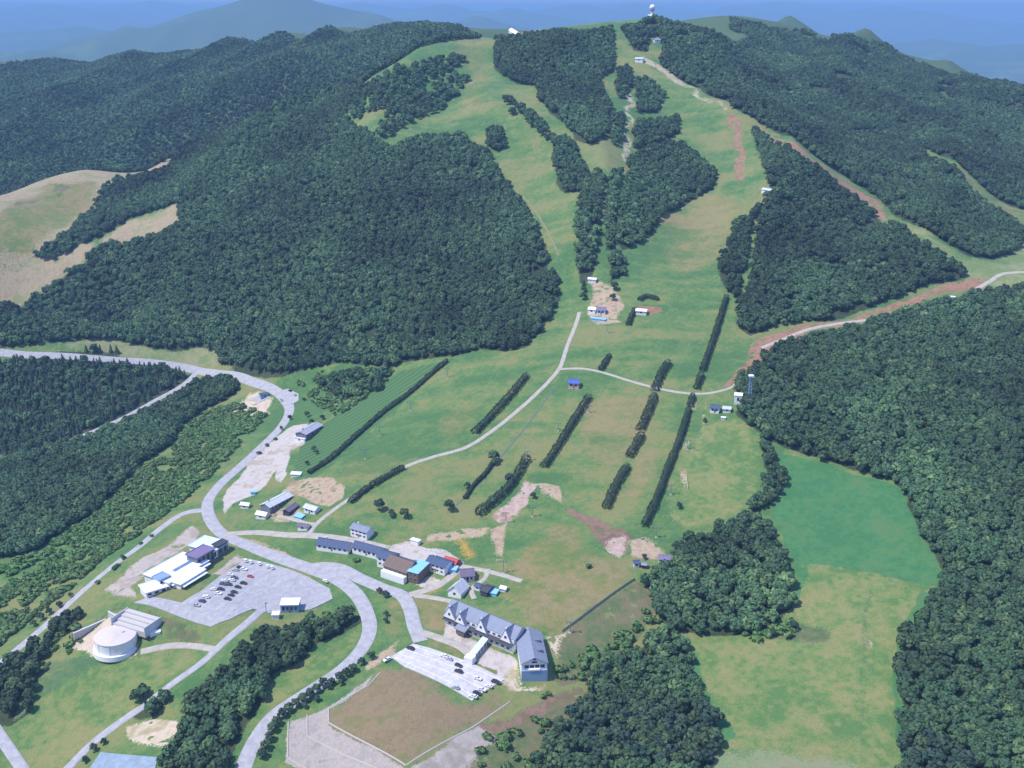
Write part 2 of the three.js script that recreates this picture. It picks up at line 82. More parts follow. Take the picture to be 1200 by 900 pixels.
const COVER=[
['tan',[-821.5,-1603.5,-770.8,-1658.7,-743.1,-1719.8,-663.5,-1761.1,-552.5,-1789.7,-465.6,-1515.3,-494.1,-1490.4,-541.4,-1501,-549.6,-1448.7,-545.8,-1352.2,-577,-1317.1,-677.3,-1294.2]],
['mown',[-619.1,-1482.5,-555,-1496.1,-554.2,-1449,-553.4,-1373.8,-584.1,-1323.4,-632,-1312.6,-652.9,-1346.3,-643,-1427.1]],
['rough',[-614.6,-1463.3,-606.9,-1487.1,-594.5,-1477.3,-596.8,-1450.7]],
['rough',[-643.3,-1414.4,-621.9,-1443.4,-620.4,-1425,-636.6,-1398]],
['tan',[-494.3,-1302.8,-470.3,-1336.9,-407.2,-1336,-389.6,-1280.2,-416.3,-1284.7,-480.2,-1297.5]],
['tan',[-676.2,-1289,-620.2,-1306.2,-581.2,-1313.4,-517.1,-1314.5,-497.4,-1302.4,-511.6,-1284.8,-547.1,-1279.4,-583.7,-1271.3,-573,-1078.2]],
['pale',[-437.6,-1080.3,-413.4,-1093,-366.9,-1083.1,-323,-1083.6,-303.5,-1072.1,-295.5,-1048,-321,-1062,-365.9,-1069,-410.3,-1074.9,-463.7,-1057.3]],
['lush',[186.6,-722.2,204,-713.7,227,-694.6,254.4,-674.3,259.5,-653.3,256.3,-612.4,254.4,-581.2,248.8,-568.1,222.4,-578,171.8,-598,171,-617.8,171.7,-645.7,172,-663,188.6,-692.4]],
['field',[170.6,-597.3,209.6,-585.9,247.9,-568.2,248.8,-562.5,226.5,-540.4,212.5,-520,204.9,-501.5,196.7,-469.4,185.3,-437.4,168.7,-442,100,-453.1,104.9,-471.8,103.5,-488.8,101.4,-509.6,96.8,-532.6,99.2,-539.3,120.5,-540.6,143.5,-535.9,155.8,-531.7,163.7,-541.3,160.2,-555.4,166.1,-577.3]],
['lush',[166.1,-577.3,171.6,-597.2,178.3,-592.9,167.8,-569.2,161.7,-553.6,161,-559]],
['lush',[96.8,-532.6,101.9,-528,106.4,-485,111.1,-463.3,102.7,-459,103.3,-472,101.4,-509.6]],
['field2',[99.9,-452.4,168.6,-441.5,185.1,-436.8,174.9,-405.4,92.6,-409.6]],
['crop',[-163.2,-756.7,-169,-824.4,-156.4,-854.8,-131.4,-884.1,-97.3,-915.3,-51.9,-910.5,-72.6,-885.2,-109.3,-821.1,-135.2,-764.1,-148.4,-746.1]],
['mown',[11,-633.4,28.1,-654.3,36.5,-653.2,48.9,-628.5,63.5,-608.7,71.7,-594.8,53,-573.1,25.6,-583.7,5.2,-595.9,-5.3,-612.2]],
['mown',[-5.2,-591.1,10.3,-590.2,50.4,-572.4,26.8,-548.7,19.6,-550.7,5,-562.7,-11.2,-579.4]],
['mown',[-59.6,-588.9,-52,-591.1,-35.9,-582.2,-38.8,-560.6,-26.7,-544.5,-39.2,-550.5,-49.5,-556.7,-55.7,-572.1]],
['mown',[-48.7,-546.3,-38.8,-543.8,-24.3,-530.9,-25.4,-523.9,-38.1,-531.6]],
['field',[-135.9,-517.6,-114.1,-541.8,-90.4,-565.1,-87.3,-549.4,-97.5,-528.3,-115.6,-509.2,-127.9,-495.9,-133,-507.5]],
['strip',[-272.9,-562.2,-215.6,-559.3,-174.7,-548.6,-238.5,-551.5,-263.4,-536.7,-278.6,-518.9,-282.7,-547.7]],
['field',[-263.4,-536.7,-238.8,-552.7,-214.7,-556.1,-177.5,-549.5,-180.8,-543.1,-196.6,-528.7,-211.1,-512.2,-226,-499.4,-238.4,-482.2,-272,-485.9,-279.7,-504.1]],
['field',[138.6,-764,167.2,-769,174.4,-739.8,174,-704,165.5,-675.3,146.3,-657.9,110.7,-643.2,101.4,-657.5,115.7,-701.4]],
['strip',[207.6,-570.2,210,-569.9,192.6,-520.9,167.6,-443.8,165.6,-443.9,190.8,-521.1]],
['lush',[210.8,-520.2,221.8,-537.5,243.9,-560.8,238.2,-565.7,212.9,-531.7,199.1,-494.1,182.9,-437.5,185.3,-437.4]],
['rough',[158.4,-549.7,169.3,-544.7,180.5,-538.3,175.2,-530.6,165.2,-528,154.6,-532.7,143.8,-537.4]],
['soil',[194.4,-527.5,197.1,-527.1,194.8,-520.6,192.1,-520.9]],
['rough',[26.7,-546,50.3,-571,74.7,-588.4,84.6,-584.3,85.5,-561.7,75.2,-544.7,46.8,-519.2,27.5,-505.2,21.2,-510.6,22.8,-530.1]],
['rough',[-17.3,-467.9,8.9,-488.1,41.5,-509.6,40.3,-490.5,17.1,-459.8,0,-444.5,-24.8,-442]],
['rough',[-268.6,-592.6,-249.9,-602.2,-182.2,-568.3,-182.9,-560.5,-207.6,-567.2,-223.4,-587,-248.5,-598.1,-258,-579]],
['rough',[172,-598.8,210.1,-587.6,249.1,-568.9,248.6,-567.3,209.6,-585.9,171.6,-597.2]],
['straw',[-73.9,-601.8,-62.8,-584.2,-64.3,-555.6,-71.4,-552.5,-76.5,-576.2]],
['straw',[-80.6,-1546.6,-50.5,-1702.8,-29.3,-1578.7,-44.3,-1477.9,-41.9,-1383.5,-63.5,-1398.7,-61.1,-1482.8]],
['straw',[-63.5,-1551.9,-17.8,-1599.4,-31.9,-1526.9,-36.5,-1428.3,-51.7,-1430.3]],
['straw',[143,-1149.1,179.4,-1150.6,221,-1188.1,232.3,-1148.7,216.2,-1104.9,193,-1040.1,168,-1007.8,157.1,-1046.8]],
['straw',[60,-808.1,93.7,-812.2,108,-790.4,86.7,-738,64.1,-724.4,53.6,-753.2]],
['straw',[85.6,-727.1,106.2,-746.7,106,-718.9,87.3,-683.8,79.1,-690.1]],
['straw',[163.6,-1097.2,214.5,-1094.6,204.5,-1035.9,162.6,-1027.1,140.3,-1044.9]],
['straw',[-53.8,-809.8,-27.4,-828.4,-36,-784.8,-51.5,-768.8]],
['straw',[-128.1,-760.3,-96.7,-768.4,-81.5,-743.7,-105.1,-730.9,-124.8,-737.4]],
['redsoil',[266.6,-1376.8,271.1,-1341.5,265.3,-1272.9,254.7,-1214.7,244.3,-1191.7,246.9,-1233.3,258.3,-1299.9,255.9,-1347.3]],
['redsoil',[271,-1365.7,299.6,-1311.5,332.8,-1238.9,369.5,-1236.7,394.5,-1189,390.9,-1119.8,383.4,-1115,374.2,-1142.5,354.9,-1172.2,331.8,-1194.6,307.7,-1214.9,295.5,-1290.1,283,-1328.6]],
['pale',[390.9,-1119.8,400.6,-1056.9,429.2,-1025.2,440.2,-996.2,416.9,-985.9,404.5,-1024.5,386.1,-1070.2]],
['pale',[429.2,-1025.2,455.1,-1017.9,529.8,-1122.4,618.3,-1143.3,518.2,-943.1,458.7,-958.8,420.4,-957.1,414.3,-983.1,440.2,-996.2]],
['redsoil',[163.6,-811.9,176.9,-830.8,187.5,-851.3,200,-880,213.7,-895.4,240.2,-901.5,296,-919.9,331.4,-939.3,374,-966,414.3,-983.1,436,-989.2,423.1,-964.7,397,-955.4,372.1,-948.7,344.7,-933.8,301.5,-913.3,261.4,-899,236.4,-884.5,215,-867.1,196.2,-842.8,177.7,-816.7]],
['straw',[521,-1434.9,517.3,-1347.5,537.1,-1287.5,577.8,-1234.9,578.4,-1172.1,546.1,-1160.6,545.9,-1205.1,524.4,-1266.6,512,-1338.2]],
['soil',[72,-1005.5,89.4,-1003,95.8,-984,99.1,-949.8,95.6,-926.6,74.9,-928.8,68.7,-950,75,-976]],
['redsoil',[108.6,-954.3,129.4,-949.3,130.3,-943.3,116.8,-937,107.4,-941]],
['pinksoil',[-13.8,-671.3,-4.7,-686.4,7.3,-713.7,18,-707.2,11.8,-692.5,4.6,-671,1.1,-661.3,-6.8,-664.4]],
['soil',[16.8,-708.4,23.9,-705.4,33.3,-702,31.9,-679.4,26.2,-683.3,20.7,-695.4]],
['brown',[27.9,-680,37.4,-673.5,56.4,-657.8,78.4,-641,76,-627.2,67.7,-614.3,62,-622.9,55,-638,45,-654.2,34.3,-667.8]],
['pinksoil',[61.3,-633.6,74.4,-639.4,76.3,-630.9,67.7,-614.3,62.2,-624.8]],
['soil',[77.6,-632.7,86.3,-637.7,96.5,-626.8,96.3,-616.5,87.8,-612.1,74.9,-616.2]],
['soil',[-14.1,-657.3,0,-663.5,-5.6,-646.2,-9.2,-622.4,-16.2,-619.1,-13.7,-632.8]],
['soil',[-56.6,-657.3,-34,-659.7,-14.2,-659.3,-16.8,-649.8,-39.2,-647.9,-56,-648.8]],
['soil',[-166.7,-741.1,-159.7,-754.8,-135.9,-748.2,-121.6,-723.7,-121.5,-706.2,-128.5,-700.4,-142.3,-710.3,-154.2,-725.1,-168.4,-733.7]],
['soil',[-175.7,-708.4,-155.6,-715.9,-146.3,-697.9,-150.5,-688,-166.1,-691.3]],
['soil',[-199.3,-675.1,-178.3,-665.3,-151.8,-648,-129.8,-634.4,-137.6,-637.9,-153.2,-655.3,-173.4,-669.7,-190,-678.3]],
['gravel',[-206.5,-713.7,-213.3,-746.2,-208.1,-796.5,-199,-850.5,-191.1,-869.4,-185.3,-873.6,-173.1,-867.4,-166.7,-823.1,-176.2,-814.2,-171.8,-784.2,-170.6,-771.1,-174.2,-753.2,-179.2,-761.5,-178.2,-782.6,-185.7,-755.1,-191.2,-739.4,-202.7,-731.6]],
['sand',[-264.7,-957.2,-250.7,-982,-232.6,-975,-221.5,-955.2,-215.8,-923.3,-230.7,-927,-249.9,-942.4]],
['grit',[-265.7,-627.7,-256.3,-637.1,-225.4,-701.7,-215.5,-687.6,-225.3,-657.6,-235,-638.8,-242.1,-620.5,-232.6,-599.8,-239.8,-605.3]],
['grit',[-185.9,-630.2,-192.4,-629.9,-179.6,-658.2,-169.3,-650.1,-174.8,-646.8]],
['sand',[-262.7,-577,-257.2,-584.2,-245.9,-593.7,-225.2,-584.2,-220,-556.9,-239.8,-555.6,-256.4,-567.3]],
['sand',[-209,-505.6,-199,-504.4,-180.5,-497.5,-176,-491.6,-179.7,-480,-198.7,-488,-206.1,-496.6]],
['gravel',[-85,-646.5,-70.2,-650.2,-45.3,-637.4,-32.5,-623.7,-35.3,-613.3,-43.2,-619.8,-60.1,-628.3,-74.4,-634.6]],
['gravel',[-59.3,-604.6,-50.7,-610.3,-42.4,-605.5,-49.9,-599.6]],
['gravel',[-38.7,-558.9,-24.2,-542.7,0,-525.6,5.5,-505.9,0,-502.4,-5.5,-506.6,-18.8,-522,-26.2,-531,-41.4,-545.7]],
['mown',[-26,-526.2,-17.8,-519,-8.4,-514.5,-9.2,-510.4,-23.4,-520.7]],
['sand',[0,-525.6,5.5,-504.7,20.7,-507.5,18.2,-502.3,0,-500.6,-3.7,-508.6]],
['sand',[19.5,-548.6,26.8,-548.7,33.5,-554.4,23.9,-533.5,21.6,-536.8]],
['arena',[-71.9,-517.5,-70.1,-522.5,-60,-520.8,-34,-499.9,-19.6,-489.5,-5.4,-500.2,-1.3,-491.9,-20.4,-472,-51.5,-445.2,-95.4,-483.5,-96.9,-493.3,-77.3,-507.5]],
['terrace',[-74.8,-518,-77.4,-508.2,-97.5,-494,-95.8,-483,-51.4,-444.6,-48.6,-431,-97.1,-452,-113.4,-461.8,-117.3,-487.8,-97.4,-496.5,-80.9,-510.5]],
['terrace',[-49.6,-443.4,-20.3,-469.8,-15.3,-475.6,-8.6,-466.2,-24.9,-444.7,-40.5,-430.7]],
['brown',[-17.4,-474.7,8.9,-489.3,38.8,-501.8,36.2,-496.6,11.1,-483.6,-13,-469.6]],
['soil',[-80.9,-529.3,-70,-539.4,-63.8,-551.1,-66.1,-534.6,-73.3,-525.5,-79.9,-521.4]],
['flower',[-36.4,-648.5,-30.8,-649.7,-26.4,-634.8,-29.9,-626,-34.6,-633.2]],
['flower',[-49.7,-596.1,-41.3,-605.3,-41.9,-596.6,-46.7,-590.3]],
['flower',[-69.7,-614,-65.7,-617.7,-65.3,-612.5,-68.2,-609.5]],
['soil',[115.7,-701.4,122.1,-713.5,122.1,-700.6,116.9,-688.6]],
['soil',[139.9,-799.4,143.4,-796.6,137.9,-780.7,135.2,-784.5]],
['soil',[160.8,-831.8,146.2,-784.8,133.6,-742.6,135.4,-742.3]],
['pinksoil',[125.1,-748.5,129.7,-754.5,126.2,-738.2,122.1,-735.5]],
['dust',[145.8,-1435,154.4,-1445.3,130.2,-1237.4,117.6,-1192]],
['dust',[199.2,-1600.3,212.8,-1593.7,214.9,-1580.1,202.4,-1585.1]],
['dust',[169.9,-1540.2,180.8,-1545.9,222,-1479,246,-1418.4,262,-1386.1,256.3,-1376.4,236.2,-1424.3,214.9,-1467.2,181.3,-1517]]];
const ROAD={
main_road:['asphalt',8.5,[-584.6,-1043.2,-509.3,-1043.8,-482.7,-1044.1,-428.9,-1053,-364.7,-1064.4,-324.8,-1059.4,-282.5,-1029.9,-244.3,-992,-215.1,-959.9,-200.3,-927.7,-197.2,-881.3,-204.9,-838.1,-214.6,-795.1,-222.8,-763.4,-224.4,-739.7,-216.6,-712.4,-200.2,-683.5,-178.1,-664.2,-151.1,-644.4,-129.3,-631,-110.9,-618.7,-96.6,-600.9,-88,-581.9,-83.3,-561.1,-85.4,-542.3,-94.5,-524.1,-110.7,-507.4,-126.1,-491.5,-132.3,-475.6,-134.5,-457.7,-134.8,-427.2]],
branch_road:['asphalt',6.5,[-220.4,-724.3,-238.6,-724.2,-249.3,-707.1,-258.6,-679,-270.4,-660.4,-281.6,-642.1,-294,-614.2,-303.7,-590.6,-314.2,-560.4,-327.3,-523.7]],
forest_road:['asphalt',6,[-411,-908,-392.8,-927.9,-367.2,-961,-344.9,-1007,-327.6,-1035.7,-319.1,-1053.8]],
hotel_road:['asphalt',8,[-132.2,-632.2,-121.2,-632.4,-109.5,-628.1,-95.9,-616.1,-79.3,-602.7,-68,-594.8,-61.5,-580.3,-57.3,-561.5,-51.9,-543.3]],
village_lane:['lane',5.5,[-198.6,-682,-175.7,-680,-150,-669.4,-131.6,-663.6,-115.9,-658.4,-98.5,-651.6,-80.8,-643.3]],
loop_lane:['lane',5,[-45.1,-634.6,-35.9,-625.1,-32.8,-617.4,-37.3,-610,-47.3,-599.2,-62.6,-593.8]],
field_lane:['lane',3.2,[-32.9,-619.2,-21.4,-613.6,-7.9,-605.4,6.2,-594.7]],
house_lane:['lane',3,[-14.9,-612.4,-16.9,-602.8,-24.5,-593.7,-22.6,-582.6]],
lodge_lane:['lane',3.5,[-59.4,-592.4,-46.5,-587.6,-33.8,-581]],
drive_lane:['lane',5,[-52.2,-552.7,-41.4,-545.7,-28.8,-536.7,-22.8,-528.4]],
slope_track:['lane',3.4,[-137,-664.7,-132.8,-678.5,-121.7,-694.9,-108.7,-710.6,-92.4,-727.8,-75.1,-742.4,-56.8,-751.2,-35,-759.8,-19.4,-775.5,0,-799.7,17,-822.5,31.2,-844.1,39.4,-860.6,47.4,-897.7,56.6,-935.9,60.8,-957.5]],
traverse_track:['lane',2.3,[37.9,-858.3,55.9,-855.2,69.4,-848.7,95.3,-829.6,114.3,-817.5,136.4,-807.8,152.7,-805.8,170.1,-811,177.3,-818.1]],
yard_track:['lane',3,[-164.3,-700.2,-150.7,-689.3,-138.8,-679.3,-133.2,-677.6]],
pit_track:['lane',3.5,[207.4,-874.4,229.9,-887,250.5,-898.8,272.4,-905.6,301.1,-911.7,332.6,-918.7]],
valley_track:['lane',4,[412.2,-959.8,434.9,-975.8,452.5,-989.5,471.3,-989.7,532.4,-973.2]],
service_road:['asphalt',5,[-149.6,-590.8,-157.5,-572.4,-169.1,-556.3,-178.1,-542.2,-191.6,-528.4,-204.8,-515.2,-210.7,-510.8,-225.1,-496.9,-234.8,-478.7,-243.3,-460]],
tank_lane:['lane',4,[-172.3,-553,-187.9,-560.4,-201.2,-562.3,-218.4,-560.3]],
corner_road:['asphalt',6,[-310.2,-540.5,-281.8,-509.1,-254.3,-478.4,-229,-446.3]],
upper_course_track:['trail',1.3,[-7.6,-1231.7,18.2,-1173.3,34.6,-1105.2,45.6,-1050.7]]};
const PAVE={
car_park:['asphalt',[-234.1,-599.5,-207.3,-585.7,-179.2,-571.3,-168.3,-575.5,-156.9,-586.1,-146.8,-582.3,-138,-584.8,-122.9,-587,-110.6,-598.4,-114.5,-610.1,-129.6,-622.8,-141.4,-630.8,-162.1,-642.6,-175,-647.8,-185.9,-630.2,-193.8,-606.3,-202.6,-593.9,-225.3,-602.5]],
lodge_car_park:['concrete',[-67.7,-530.8,-56.1,-541.3,-46.1,-536.2,-24,-522.2,-4.1,-507.3,-16.7,-495.5,-21,-490,-34.1,-500.6,-59,-519.9]],
blue_court:['court',[-218.5,-488.5,-183.2,-474.8,-181.7,-462.2,-221.6,-476.2]],
layby:['asphalt',[-216.1,-965.1,-207.6,-963.3,-195.7,-950,-193.4,-937,-199.3,-934.5]],
pad_apron:['asphalt',[-245.6,-966.1,-231.8,-970.8,-224.8,-959.5,-233.6,-955.4]]};
const HEDGE=[
[4.5,4,[-152.2,-756.8,-139.9,-772.9,-122.1,-812.5,-104.9,-844.1,-85.7,-867.1,-69.3,-890.7,-56.2,-906.9]],
[7,5,[-28.6,-778.3,-16.6,-799.6,-2,-826.2,11.9,-853.6]],
[5,4,[-113.2,-698.2,-101.9,-714.7,-91,-726.3,-79.6,-737.2]],
[6.5,5,[22.6,-725.6,34.7,-752.5,46.8,-781.9,60.3,-811.5]],
[7,5,[63,-669.8,72.1,-696.4,81.7,-717.7]],
[7,5,[84.1,-730.6,96.2,-757.9]],
[7,5,[95.6,-764.5,106.3,-792.8,111.2,-807.6]],
[7,5,[111.8,-813.2,119.7,-834.9,127.2,-851.4]],
[5.5,5,[86.2,-646.8,98.1,-677.3,109.2,-710.8,121.5,-744.6,134.5,-784.6]],
[5.5,5,[135.8,-788.8,140.3,-802.7]],
[5.5,5,[144.2,-811.6,151.3,-832.3]],
[5.5,5,[152.8,-837.6,164.9,-874.7,178.9,-917.1,192.3,-957.6]],
[5,4,[72.2,-848.2,76.5,-859.5,80.8,-869.9]],
[5,4,[100.9,-919.7,105.2,-933.9,109.3,-945.2]],
[4.5,4,[114.6,-961,122.1,-966.2,131.5,-961]],
[7,6,[-23.1,-673.3,-12.9,-687.2,-1.8,-704.4,10.5,-736.9]],
[3,3,[-32.5,-694,-27.1,-708.9,-19.5,-721.9,-13.6,-736.5]]];
const TREES=[[-90.9,-685.9,9],[-82,-679,5],[-72.9,-675.4,8],[-43.1,-681,9],[-13.1,-738.6,9],[-1.8,-710.6,8],[-31.2,-707.2,5],[14.7,-690,5],[-78.2,-531.2,5],[-83.4,-526.7,5],[-87.4,-520.6,6],[-90.3,-517.5,6],[-94.1,-514.6,6],[-97.9,-511.7,5],[-102.4,-511,6],[-105.5,-506.8,6],[-108.6,-503.3,6],[-111.3,-500.5,6],[-114.9,-497.1,6],[-118.4,-493.9,6],[-120.9,-490.5,6],[-122.7,-485.3,6],[-124,-480.7,6],[-124.6,-475,6],[-125.3,-469.3,6],[-125.9,-463.7,6],[-98.8,-508.4,4],[-103.9,-500.1,4],[-92.6,-510.8,4],[-110.1,-496,4],[-77.3,-593.9,5],[-81.6,-598.9,4],[-74.7,-574,4],[-74.4,-566.6,4],[-304.6,-612.2,5],[-302.3,-617.8,6],[-298.6,-622.6,5],[-299.6,-575,6],[-289.8,-637.1,4],[-265.5,-653.5,3],[-264.4,-657.1,3],[-272.7,-642,3],[-293.7,-627.7,5],[-263.7,-667.2,3],[-257.5,-684.9,2.5],[-252.6,-694,2.5],[-415.6,-919.7,8],[-157,-776.3,4],[-152.8,-794.8,4],[-156,-801.6,5],[-169,-864.7,5],[-176.2,-884.6,6],[-159.9,-867.1,5],[-149.8,-868.4,4],[-174.9,-950.7,5],[-187.8,-932.4,4],[-223,-490.7,5],[-225.2,-483.9,4],[-218.6,-494.2,4],[-195.3,-867.9,4],[-196.5,-845.5,3],[-200.5,-834.3,3],[-192.4,-890.8,5],[-203.6,-819.2,3],[111.4,-665.2,5],[146.6,-539.1,5],[159.1,-542.1,6],[82.6,-613.7,4],[47.4,-604.3,3],[94.3,-984.4,9],[91.3,-966.8,7],[65,-978,8],[66.4,-990.3,7],[66.2,-1001.1,6],[144.5,-769.5,3],[-12.4,-734.1,6],[-81.1,-676.1,4]];
const POLES=[[-54.7,-878.3,9],[-82.2,-834.2,9],[-103.6,-800.3,9],[-110.3,-762.3,9],[82.4,-909.8,8],[126.5,-735.9,8],[107.8,-681.4,8],[92.7,-635.6,8],[-5.3,-605.7,9],[-4,-663,8],[13.7,-667.7,8],[33.1,-546.2,8],[59.1,-792.4,7],[34.8,-772.6,7],[11.2,-736.8,8],[133.8,-1298.3,9],[143.9,-1377.8,9],[155.6,-1458.2,9],[118.7,-1193,9],[106.9,-1126.6,9],[97,-1074.9,9],[194.2,-1359.2,7]];
const HOUSES=[
[-128.7,-648.8,-106.8,-641.3,9,3,2.6,"g","white","navy",6,1,"long_house","long low house with dark blue gable roof beside the curving road junction"],
[-104.2,-642.5,-84,-631.7,8,3.6,2.4,"g","white","navy",6,1,"long_house","long white house under dark blue roof between the low blue house and tall guest house"],
[-86.1,-626.1,-76.3,-621,10,6,2.5,"g","white","navy",3,2,"guest_house","tall white guest house with dark blue roof in the middle of the row"],
[-80.9,-617.5,-65.4,-607.3,15,5,4.2,"g","brown","slate",5,1,"inn","broad inn with dark brown front roof beside the light blue roofed annex"],
[-64.8,-607.2,-58.2,-603.6,13,6.5,1.2,"m","brown","skyblue",2,2,"inn_annex","annex with sloping light blue roof joined to the broad brown inn"],
[-54.4,-617.8,-42.1,-609.9,10,5,2.2,"g","white","navy",4,2,"storehouse","white storehouse with dark blue roof beside the red tarpaulin"],
[-43.8,-620.8,-36,-616.1,7,2.5,2,"g","red","red",0,0,"tarp_shelter","red tarpaulin shelter behind the blue roofed storehouse"],
[-39.6,-613.1,-35.2,-611.5,4,2,0.6,"m","skyblue","skyblue",0,0,"storage_bin","small light blue storage shed beside the red tarpaulin shelter"],
[-107.5,-659.7,-95.9,-652.9,8,5,2,"g","white","grey",4,2,"farmhouse","white two storey farmhouse with grey roof standing alone above the village lane"],
[-66.6,-647.1,-61.3,-643.8,3,2.6,0.3,"f","white","white",0,0,"site_container","small white container on the gravel yard above the red tarpaulin"],
[-38.8,-588.1,-30.8,-584.1,10,3.6,4,"e","white","palegrey",1,1,"barn","white barn with steep pale grey roof and gable facing the hotel lane"],
[-31.5,-600.2,-23.2,-601.4,9,4,2.4,"g","lilac","purplegrey",3,1,"cottage","lilac cottage with purple grey roof at the end of the loop lane"],
[-22.9,-592.5,-19.7,-590.1,4,2.4,1,"g","white","navy",1,1,"garden_shed","tiny white garden shed with blue roof beside the stacked sheds"],
[-19,-585.4,-14.9,-582.8,8,3,1.2,"g","dark","dark",1,1,"tool_shed","dark tool shed next to the bright blue tarpaulin behind the lodge"],
[-13.4,-584.2,-9.7,-582.5,4,1.6,0.6,"m","skyblue","skyblue",0,0,"tarp_stack","pile under a bright blue tarpaulin behind the lodge"],
[-7.2,-587.2,-4.1,-585.6,3,2,0.8,"g","white","white",0,0,"pump_hut","little white pump hut at the edge of the mown field behind the lodge"],
[-139.9,-583.8,-129.1,-584.2,8,5,0.5,"f","steelblue","white",4,1,"kiosk_building","small blue fronted building with white flat roof on the edge of the car park"],
[-143.5,-576.1,-139.5,-576.3,4,2.8,0.3,"f","white","white",0,0,"white_hut","plain white hut beside the blue fronted car park building"],
[-167,-828.5,-157.2,-850.3,10,5,1.6,"g","slate","lilacgrey",4,1,"long_shed","long grey shed with pale ribbed roof beside the gravel yard"],
[-177.6,-832.5,-168.2,-827.4,4,3,0.4,"f","white","white",1,1,"shed_porch","white porch building against the end of the long grey shed"],
[-170.4,-703.3,-158.2,-723,9,4,1.8,"g","slate","palegrey",6,1,"workshop","long workshop with striped pale roof beside the bare earth"],
[-155.6,-695.9,-150.9,-706.8,5,3,1.2,"g","dark","purplegrey",2,1,"tractor_shed","narrow shed with purple grey roof between the workshop and the blue tarpaulin"],
[-145.4,-696.4,-136.6,-690.7,6,3,1.6,"g","white","palegrey",2,1,"farm_cottage","small white cottage with pale roof beside the slope track"],
[-180,-699.8,-172.7,-696.8,5,3,1.4,"g","white","white",1,1,"white_shed","square white shed at the lower end of the workshop"],
[-195.3,-718.7,-189.3,-717.1,4,2.6,1,"g","white","white",1,1,"road_hut","white hut alone on the grass beside the road bend"],
[-151,-690.5,-145.6,-687.2,4,1.4,0.5,"m","skyblue","skyblue",0,0,"blue_tarp_pile","pile under a light blue tarpaulin beside the farm cottage"],
[-192.6,-739.9,-188.8,-740,2.5,1.6,0.4,"f","skyblue","skyblue",0,0,"water_bin","light blue bin at the edge of the gravel yard"],
[-145.4,-673,-138.6,-670.8,4,3,1,"g","white","purplegrey",1,1,"lane_shed","little shed with purple grey roof beside the village lane"],
[-166.1,-758.2,-158.8,-757.4,3,2,0.6,"m","white","white",0,0,"hedge_hut","low white hut at the lower end of the long hedge"],
[68,-950.4,73.9,-947.7,6,3.2,1.4,"g","white","white",1,1,"lift_hut","white lift hut at the top of the slope track"],
[75.2,-944.2,82.7,-943.2,7,3.6,1.8,"g","white","purple",2,1,"lift_station","lift station with purple roof at the top of the slope track"],
[69.4,-937,81.8,-931.3,4,1.2,0.4,"f","skyblue","skyblue",0,0,"lift_platform","light blue lift boarding platform below the purple roofed station"],
[109.3,-937.8,118.1,-935.4,6,3,1.2,"g","white","white",1,1,"slope_hut","white roofed hut inside the hedge corner on the red earth"],
[44.9,-827.2,53,-825.6,7,4,2,"g","pink","blue",2,1,"rest_house","rest house with blue roof below the fork of the slope tracks"],
[149.9,-779.6,155.9,-777.2,6,3.4,1.6,"g","white","navy",2,1,"lift_house","lift house with dark blue roof near the forest edge"],
[159.2,-777.7,164.7,-776.5,5,2.6,1.2,"g","white","palegrey",1,1,"lift_house","lift house with pale grey roof near the forest edge"],
[156.5,-769.2,159.6,-768.5,2,1.2,0.4,"f","white","white",0,0,"machine_box","small white machine box below the two lift houses"],
[169.2,-787.3,174.8,-786,7,6,0.6,"f","white","white",1,1,"relay_building","white block beside the lattice mast at the forest edge"],
[-5.9,-1996.6,5.9,-1606.4,9,4,3,"g","white","white",2,1,"summit_lodge","white summit lodge at the top of the long green ski course"],
[196.1,-1581.9,204.6,-1583.6,6,3,1.6,"g","white","grey",1,1,"summit_hut","grey roofed hut on the bare patch below the radar tower"],
[163.8,-1524,173.6,-1520.1,7,3.4,1.6,"g","white","palegrey",1,1,"upper_station","pale roofed upper lift station at the start of the ridge track"],
[75.3,-604.5,78.5,-604.7,4,2.6,1,"g","white","navy",1,1,"lower_hut","white hut with navy roof beside the bare earth pit"],
[80,-603.9,82.5,-603.2,3,2.4,0.8,"g","dark","grey",0,0,"lower_shed","dark shed with grey roof beside the bare earth pit"],
[91.1,-608.7,97.9,-608,6,3,1.4,"g","white","purple",2,1,"pit_house","house with purple roof at the wood edge by the earth pit"],
[261.8,-1156.3,268.7,-1147.4,6,3,1.4,"g","white","palegrey",1,1,"course_hut","pale hut at the forest edge beside the bare ridge course"],
[71.1,-1003.2,78.1,-1000.8,4,3,1,"g","white","white",0,0,"line_hut","white hut between tree columns above the lift station"],
[388.2,-945.1,392.5,-944.5,4,3,0.6,"f","white","white",0,0,"track_hut","white hut beside the red earth band along the east forest"],
[-232.8,-959.4,-226.2,-962.8,5,3,1,"g","steelblue","navy",1,1,"pad_hut","dark blue hut on the sandy pad inside the road bend"]];
const BLOCKS=[
[-214.6,-610,-198.1,-638.9,22,5,"roofwhite"],
[-203.5,-634.4,-195.9,-647.8,9,8.5,"purple"],
[-197,-647.8,-190.1,-661.6,20,5.5,"roofblue"],
[-207.1,-608.4,-197.2,-627.4,7,3.8,"roofwhite"],
[-226.5,-601.1,-215.9,-609.1,11,3.6,"roofwhite"],
[-220.9,-611,-216.6,-616.7,6,6.2,"steelblue"],
[-194.7,-652.1,-190.2,-659.4,4,7,"dark"]];
